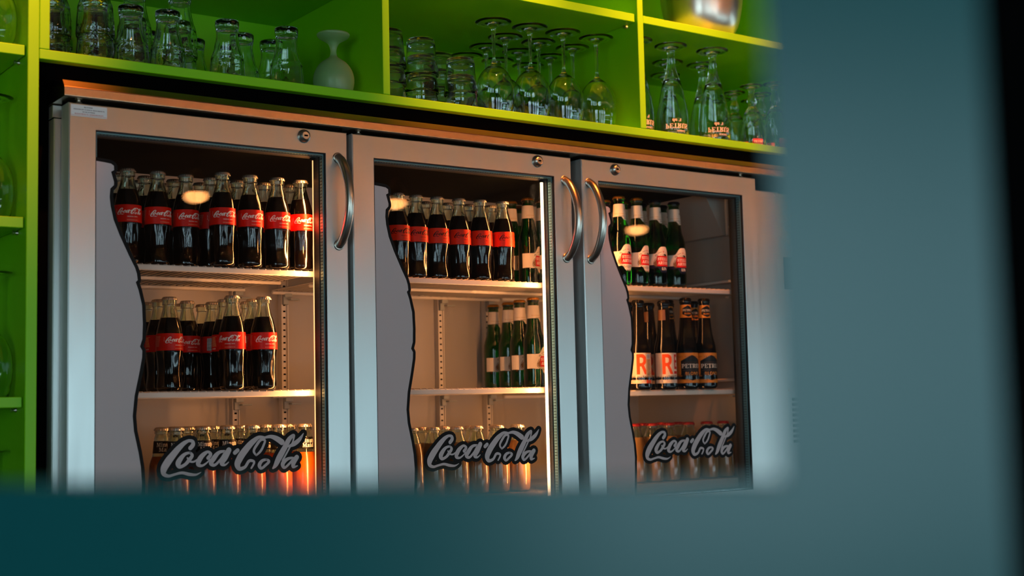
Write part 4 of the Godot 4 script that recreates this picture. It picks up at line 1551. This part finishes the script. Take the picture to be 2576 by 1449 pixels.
	stock(juice, FLOOR_Y, "orange juice bottle, black label, left compartment floor,", [
		["front row", [[0.253, -0.10], [0.3105, -0.10], [0.364, -0.10], [0.420, -0.10], [0.482, -0.10], [0.540, -0.095]]],
		["middle row", [[0.248, -0.165], [0.303, -0.165], [0.360, -0.165], [0.423, -0.165], [0.482, -0.165], [0.538, -0.165]]],
		["back row", [[0.300, -0.23], [0.360, -0.23], [0.420, -0.23], [0.478, -0.23]]]], "juices on the cooler floor")
	var tonic := make_tonic("mixer_bottle", M["cap_silver"], 0.905)
	stock(tonic, FLOOR_Y, "clear silver-capped mixer bottle, middle compartment floor,", [
		["front row", [[0.812, -0.10], [0.869, -0.10], [0.931, -0.095], [0.990, -0.10], [1.050, -0.10], [1.110, -0.10]]],
		["back row", [[0.815, -0.170], [0.878, -0.165], [0.947, -0.175], [1.020, -0.17], [1.090, -0.165], [1.150, -0.16]]]], "mixers on the cooler floor")
	var soda := make_tonic("soda_bottle", M["cap_red"], 0.86)
	stock(soda, FLOOR_Y, "clear red-capped soda bottle, right compartment floor,", [
		["front row", [[1.478, -0.10], [1.536, -0.10], [1.594, -0.10], [1.664, -0.10], [1.730, -0.10], [1.790, -0.10]]],
		["back row", [[1.500, -0.165], [1.560, -0.165], [1.624, -0.165], [1.690, -0.168]]]], "sodas on the cooler floor")

# ---------------------------------------------------------------- glasses, all upside down on the boards
const SHELF_TOP := 0.0963

func make_turned(kind: String, category: String, outer: Array, inner: Array, m: Material, segs := 40, flutes := 0, fn : Variant = null) -> Node3D:
	var o := proto(kind, category)
	var g := Geo.new()
	g.lathe(outer, segs, 3, flutes, fn)
	if inner.size():
		g.lathe(inner, segs, 3, flutes, fn)
	part("glass", g.mesh(m), o)
	return o

# profiles are given the right way up and stood on their rims
func upset(profile: Array, h: float) -> Array:
	var o := []
	for k in range(profile.size() - 1, -1, -1):
		o.append(Vector2(profile[k].x, h - profile[k].y))
	return o

func make_stemmed(kind: String, foot: Array, bowl_in: Array, h: float, m: Material, segs := 40, flutes := 0, fn : Variant = null) -> Node3D:
	var o := proto(kind, "glass")
	var split := 0
	# foot and stem up to the bowl, then the bowl: two parts of one blown piece
	var g := Geo.new()
	g.lathe(upset(foot + bowl_in, h), segs, 3, flutes, fn)
	part("bowl_and_stem", g.mesh(m), o)
	return o

func stock_glasses() -> void:
	var cg: Material = M["clear_glass"]
	# wine glass, 0.235 high
	var wine_foot := [Vector2(0.0, 0.0035), Vector2(0.02, 0.002), Vector2(0.042, 0.0), Vector2(0.0445, 0.0008), Vector2(0.0435, 0.0018), Vector2(0.028, 0.0045), Vector2(0.012, 0.009), Vector2(0.0062, 0.018), Vector2(0.0046, 0.035), Vector2(0.0043, 0.07), Vector2(0.0050, 0.098), Vector2(0.0085, 0.1055), Vector2(0.020, 0.114), Vector2(0.034, 0.129), Vector2(0.0435, 0.150), Vector2(0.0470, 0.175), Vector2(0.0450, 0.205), Vector2(0.0395, 0.233), Vector2(0.0390, 0.235)]
	var wine_in := [Vector2(0.0382, 0.2345), Vector2(0.0437, 0.205), Vector2(0.0457, 0.175), Vector2(0.0423, 0.151), Vector2(0.0328, 0.1305), Vector2(0.0185, 0.1158), Vector2(0.0, 0.1105)]
	var wine := make_stemmed("wine_glass", wine_foot, wine_in, 0.235, cg, 44)
	stock(wine, SHELF_TOP, "upturned stemmed wine glass on the green board,", [
		["front row", [[1.049, -0.079], [1.153, -0.071], [1.252, -0.066], [1.357, -0.064]]],
		["second row", [[1.152, -0.174], [1.253, -0.170], [1.363, -0.169]]],
		["third row", [[1.163, -0.276], [1.265, -0.273], [1.369, -0.274]]],
		["back row", [[1.170, -0.379], [1.271, -0.378], [1.373, -0.379]]]], "wine glasses above the middle door")
	# tall stemmed beer glasses with white print
	var beer_foot := [Vector2(0.0, 0.005), Vector2(0.02, 0.004), Vector2(0.040, 0.0), Vector2(0.0440, 0.001), Vector2(0.0430, 0.003), Vector2(0.026, 0.0065), Vector2(0.0125, 0.013), Vector2(0.0098, 0.022), Vector2(0.0105, 0.045), Vector2(0.0140, 0.068), Vector2(0.0178, 0.080), Vector2(0.0215, 0.092), Vector2(0.0300, 0.125), Vector2(0.0385, 0.170), Vector2(0.0420, 0.205), Vector2(0.0410, 0.235), Vector2(0.0392, 0.2545), Vector2(0.0388, 0.2552)]
	var beer_in := [Vector2(0.0378, 0.2545), Vector2(0.0396, 0.235), Vector2(0.0405, 0.205), Vector2(0.0370, 0.171), Vector2(0.0284, 0.127), Vector2(0.018, 0.098), Vector2(0.0, 0.088)]
	var beer := make_stemmed("beer_glass", beer_foot, beer_in, 0.2555, cg, 40)
	var prof := upset(beer_foot, 0.2555)
	var pg := Geo.new()
	var rf := func(y: float) -> float: return radius_at(prof, y) + 0.0003
	wrap_letters(pg, "PETRUS", fnt("Droid Serif", 700), 0.030, 0.0125, -0.45, rf, -1.0, 0.95)
	wrap_letters(pg, "de", fnt("Droid Serif", 700, true), 0.0445, 0.008, -0.62, rf, -1.0)
	wrap_letters(pg, "'t", fnt("Droid Serif", 700, true), 0.045, 0.008, -0.28, rf, -1.0)
	wrap_letters(pg, "ANNO", fnt("Droid Sans", 700), 0.016, 0.006, -0.2, rf, -1.0, 1.0)
	part("print", pg.mesh(M["print_white"]), beer, Vector3.ZERO, "white upside-down lettering")
	stock(beer, SHELF_TOP, "tall upturned beer glass with white lettering,", [
		["front row", [[1.5095, -0.085, 0.25], [1.625, -0.078, 0.0], [1.758, -0.058, 0.0]]],
		["second row", [[1.738, -0.215, 0.3], [1.842, -0.187, 0.4]]],
		["back row", [[1.612, -0.24, 0.2], [1.832, -0.330, 0.1]]]], "tall beer glasses")
	# small chalices
	var ch_foot := [Vector2(0.0, 0.004), Vector2(0.015, 0.003), Vector2(0.030, 0.0), Vector2(0.0325, 0.001), Vector2(0.0315, 0.003), Vector2(0.018, 0.0065), Vector2(0.0095, 0.0125), Vector2(0.0078, 0.020), Vector2(0.0105, 0.032), Vector2(0.0135, 0.042), Vector2(0.0125, 0.052), Vector2(0.0105, 0.060), Vector2(0.0148, 0.066), Vector2(0.0200, 0.074), Vector2(0.0285, 0.100), Vector2(0.0345, 0.130), Vector2(0.0355, 0.160), Vector2(0.0345, 0.186), Vector2(0.0340, 0.187)]
	var ch_in := [Vector2(0.0330, 0.1865), Vector2(0.0342, 0.160), Vector2(0.0330, 0.131), Vector2(0.0268, 0.101), Vector2(0.0175, 0.077), Vector2(0.0, 0.071)]
	var six := func(y: float) -> float: return 0.035 if y > 0.08 and y < 0.16 else 0.0
	var chalice := make_stemmed("chalice_glass", ch_foot, ch_in, 0.187, cg, 48, 8, six)
	var chp := upset(ch_foot, 0.187)
	var crf := func(y: float) -> float: return radius_at(chp, y) + 0.0005
	var patch := label_band(chp, 0.006, 0.030, -0.85, 0.05, null, null, 4, 16, 0.0004)
	var mark := part("badge", patch.mesh(M["print_red"]), chalice, Vector3.ZERO, "red badge with white lettering")
	var bl := Geo.new()
	wrap_letters(bl, "STELLA", fnt("Droid Serif", 700), 0.0130, 0.0065, -0.40, func(y): return crf.call(y) + 0.0003, -1.0, 0.8)
	wrap_letters(bl, "ARTOIS", fnt("Droid Serif", 700), 0.0225, 0.0065, -0.40, func(y): return crf.call(y) + 0.0003, -1.0, 0.8)
	part("lettering", bl.mesh(M["print_white"]), mark)
	stock(chalice, SHELF_TOP, "short upturned faceted chalice glass near the dark post,", [
		["front row", [[1.939, -0.092, 0.0]]],
		["second row", [[1.955, -0.176, 0.4], [2.040, -0.150, 0.3]]],
		["back row", [[1.985, -0.260, 0.2], [2.075, -0.225, 0.5]]]], "chalice glasses")
	var tall := make_stemmed("goblet_glass", scaled(ch_foot, 1.06), scaled(ch_in, 1.06), 0.187 * 1.06, cg, 48, 8, six)
	var plum := label_band(upset(scaled(ch_foot, 1.06), 0.187 * 1.06), 0.004, 0.034, -0.6, 1.0, null, null, 4, 24, 0.0005)
	part("badge", plum.mesh(M["print_plum"]), tall, Vector3.ZERO, "faded plum-coloured badge")
	copy_of(tall, "upturned goblet glass with faded plum badge, half lost behind the dark post", V(2.010, SHELF_TOP, -0.070), 0.0, "chalice glasses")
	# frosted goblet
	var fr := [Vector2(0.0, 0.004), Vector2(0.02, 0.003), Vector2(0.034, 0.0), Vector2(0.0370, 0.003), Vector2(0.0350, 0.008), Vector2(0.0240, 0.0155), Vector2(0.0135, 0.0225), Vector2(0.0085, 0.032), Vector2(0.0068, 0.044), Vector2(0.0090, 0.053), Vector2(0.0165, 0.0590), Vector2(0.0300, 0.0690), Vector2(0.0410, 0.085), Vector2(0.0460, 0.105), Vector2(0.0435, 0.127), Vector2(0.0365, 0.147), Vector2(0.0360, 0.148)]
	var fr_in := [Vector2(0.0350, 0.147), Vector2(0.0420, 0.127), Vector2(0.0444, 0.105), Vector2(0.0395, 0.087), Vector2(0.029, 0.0715), Vector2(0.0, 0.064)]
	var frosted := make_stemmed("frosted_goblet", fr, fr_in, 0.148, M["frosted_glass"], 44)
	copy_of(frosted, "frosted pale green round goblet standing upside down against the first divider", V(0.6195, SHELF_TOP, -0.0935), 0.0, "odd glasses")
	# waisted cola glasses, fluted, with a ring round the middle
	var cw := [Vector2(0.0, 0.002), Vector2(0.022, 0.0), Vector2(0.0252, 0.002), Vector2(0.0258, 0.006), Vector2(0.0242, 0.018), Vector2(0.0230, 0.032), Vector2(0.0255, 0.050), Vector2(0.0300, 0.070), Vector2(0.0338, 0.080), Vector2(0.0352, 0.084), Vector2(0.0352, 0.088), Vector2(0.0358, 0.098), Vector2(0.0370, 0.115), Vector2(0.0375, 0.130), Vector2(0.0374, 0.144), Vector2(0.0370, 0.145)]
	var cw_in := [Vector2(0.0358, 0.1445), Vector2(0.0358, 0.130), Vector2(0.0352, 0.116), Vector2(0.0338, 0.096), Vector2(0.0320, 0.082), Vector2(0.0275, 0.070), Vector2(0.0230, 0.052), Vector2(0.0205, 0.034), Vector2(0.0205, 0.020), Vector2(0.0, 0.016)]
	var flute := func(y: float) -> float: return 0.018 if absf(y - 0.06) > 0.004 and y < 0.132 and y > 0.02 else 0.004
	var waisted := make_stemmed("waisted_glass", cw, cw_in, 0.145, cg, 60, 12, flute)
	stock(waisted, SHELF_TOP, "upturned waisted fluted glass above the left door,", [
		["front row", [[0.012, -0.150], [0.0845, -0.105], [0.163, -0.118], [0.240, -0.113], [0.374, -0.115], [0.507, -0.100]]],
		["second row", [[0.040, -0.230], [0.1180, -0.194], [0.200, -0.198], [0.292, -0.177], [0.445, -0.195], [0.525, -0.215]]],
		["back row", [[0.06, -0.315], [0.16, -0.295], [0.26, -0.283], [0.37, -0.29], [0.455, -0.30]]]], "waisted glasses above the left door")
	# a second layer stands mouth-down over the first
	stock(waisted, SHELF_TOP + 0.0650, "waisted fluted glass stacked on another, shelf's left end,", [
		["front row", [[0.012, -0.150, 0.0], [0.0845, -0.105, 0.0]]],
		["second row", [[0.040, -0.230, 0.0], [0.118, -0.194, 0.0], [0.200, -0.198, 0.0], [0.292, -0.177, 0.0]]]], "stacked waisted glasses")
	# straight tumblers nested in stacks
	var tb := [Vector2(0.0, 0.001), Vector2(0.028, 0.0), Vector2(0.0315, 0.002), Vector2(0.0330, 0.007), Vector2(0.0345, 0.030), Vector2(0.0375, 0.060), Vector2(0.0408, 0.0893), Vector2(0.0405, 0.090)]
	var tb_in := [Vector2(0.0394, 0.0895), Vector2(0.0360, 0.060), Vector2(0.0328, 0.030), Vector2(0.0305, 0.014), Vector2(0.0, 0.012)]
	var tumbler := make_stemmed("tumbler", tb, tb_in, 0.090, cg, 40)
	var stacks := [[0.757, -0.085, 3, "brownish stack beside the first divider"], [0.862, -0.112, 3, "tall stack of three"], [0.953, -0.082, 2, "short stack before the wine glasses"], [0.970, -0.205, 3, "stack behind the two front ones"]]
	var level := ["bottom", "middle", "top"]
	for s in stacks:
		for i in s[2]:
			var at_level: String = level[i] if s[2] == 3 else ["bottom", "top"][i]
			copy_of(tumbler, "upturned straight tumbler, %s of the %s" % [at_level, s[3]], V(s[0], SHELF_TOP + i * 0.042, s[1]), 0.3 * i, "nested tumblers")
	# a blue paper band left on the short stack
	var bb := label_band(upset(tb, 0.090), 0.024, 0.062, 0.62, 0.90, null, null, 4, 8, 0.0007)
	var tag := MeshInstance3D.new()
	tag.name = "paper_tag"
	tag.mesh = bb.mesh(mat("tag_blue", Color(0.05, 0.07, 0.22), 0.5))
	add_child(tag, true)
	tag.position = V(0.953, SHELF_TOP, -0.082)
	tag.set_meta("label", "narrow dark blue paper tag stuck upright on the short tumbler stack")
	tag.set_meta("category", "tag")
	# glasses in the tall unit at the left
	stock(wine, 0.1015, "upturned wine glass on the tall unit's top visible board", [["", [[-0.128, -0.065]]]], "wine glasses in the tall unit")
	stock(wine, -0.2262, "upturned wine glass on the tall unit's second board,", [["its front row", [[-0.128, -0.075]]], ["its back row", [[-0.142, -0.175]]]], "wine glasses in the tall unit")
	stock(wine, -0.5607, "upturned wine glass on the tall unit's third board", [["", [[-0.127, -0.075]]]], "wine glasses in the tall unit")
	stock(wine, -0.895, "upturned wine glass on the tall unit's lowest board", [["", [[-0.127, -0.10]]]], "wine glasses in the tall unit")
	# steel wine bucket on the upper shelf
	var t := thing("ice_bucket", "round brushed steel ice bucket on the upper green shelf", "bucket", V(1.80, 0.3914, -0.135))
	var g := Geo.new()
	g.lathe([Vector2(0.0, 0.002), Vector2(0.045, 0.0), Vector2(0.062, 0.004), Vector2(0.082, 0.020), Vector2(0.099, 0.050), Vector2(0.109, 0.090), Vector2(0.116, 0.150), Vector2(0.120, 0.210), Vector2(0.123, 0.212), Vector2(0.124, 0.216), Vector2(0.121, 0.219), Vector2(0.117, 0.214), Vector2(0.113, 0.150), Vector2(0.106, 0.091), Vector2(0.096, 0.052), Vector2(0.079, 0.023), Vector2(0.0, 0.006)], 56, 3)
	part("bucket_body", g.mesh(M["bright_steel"]), t)
	for s in [-1, 1]:
		g = Geo.new()
		g.tube([V(s * 0.117, 0.17, -0.02), V(s * 0.135, 0.175, -0.02), V(s * 0.140, 0.16, 0.0), V(s * 0.135, 0.175, 0.02), V(s * 0.117, 0.17, 0.02)], 0.004, 8)
		part("handle", g.mesh(M["bright_steel"]), t)
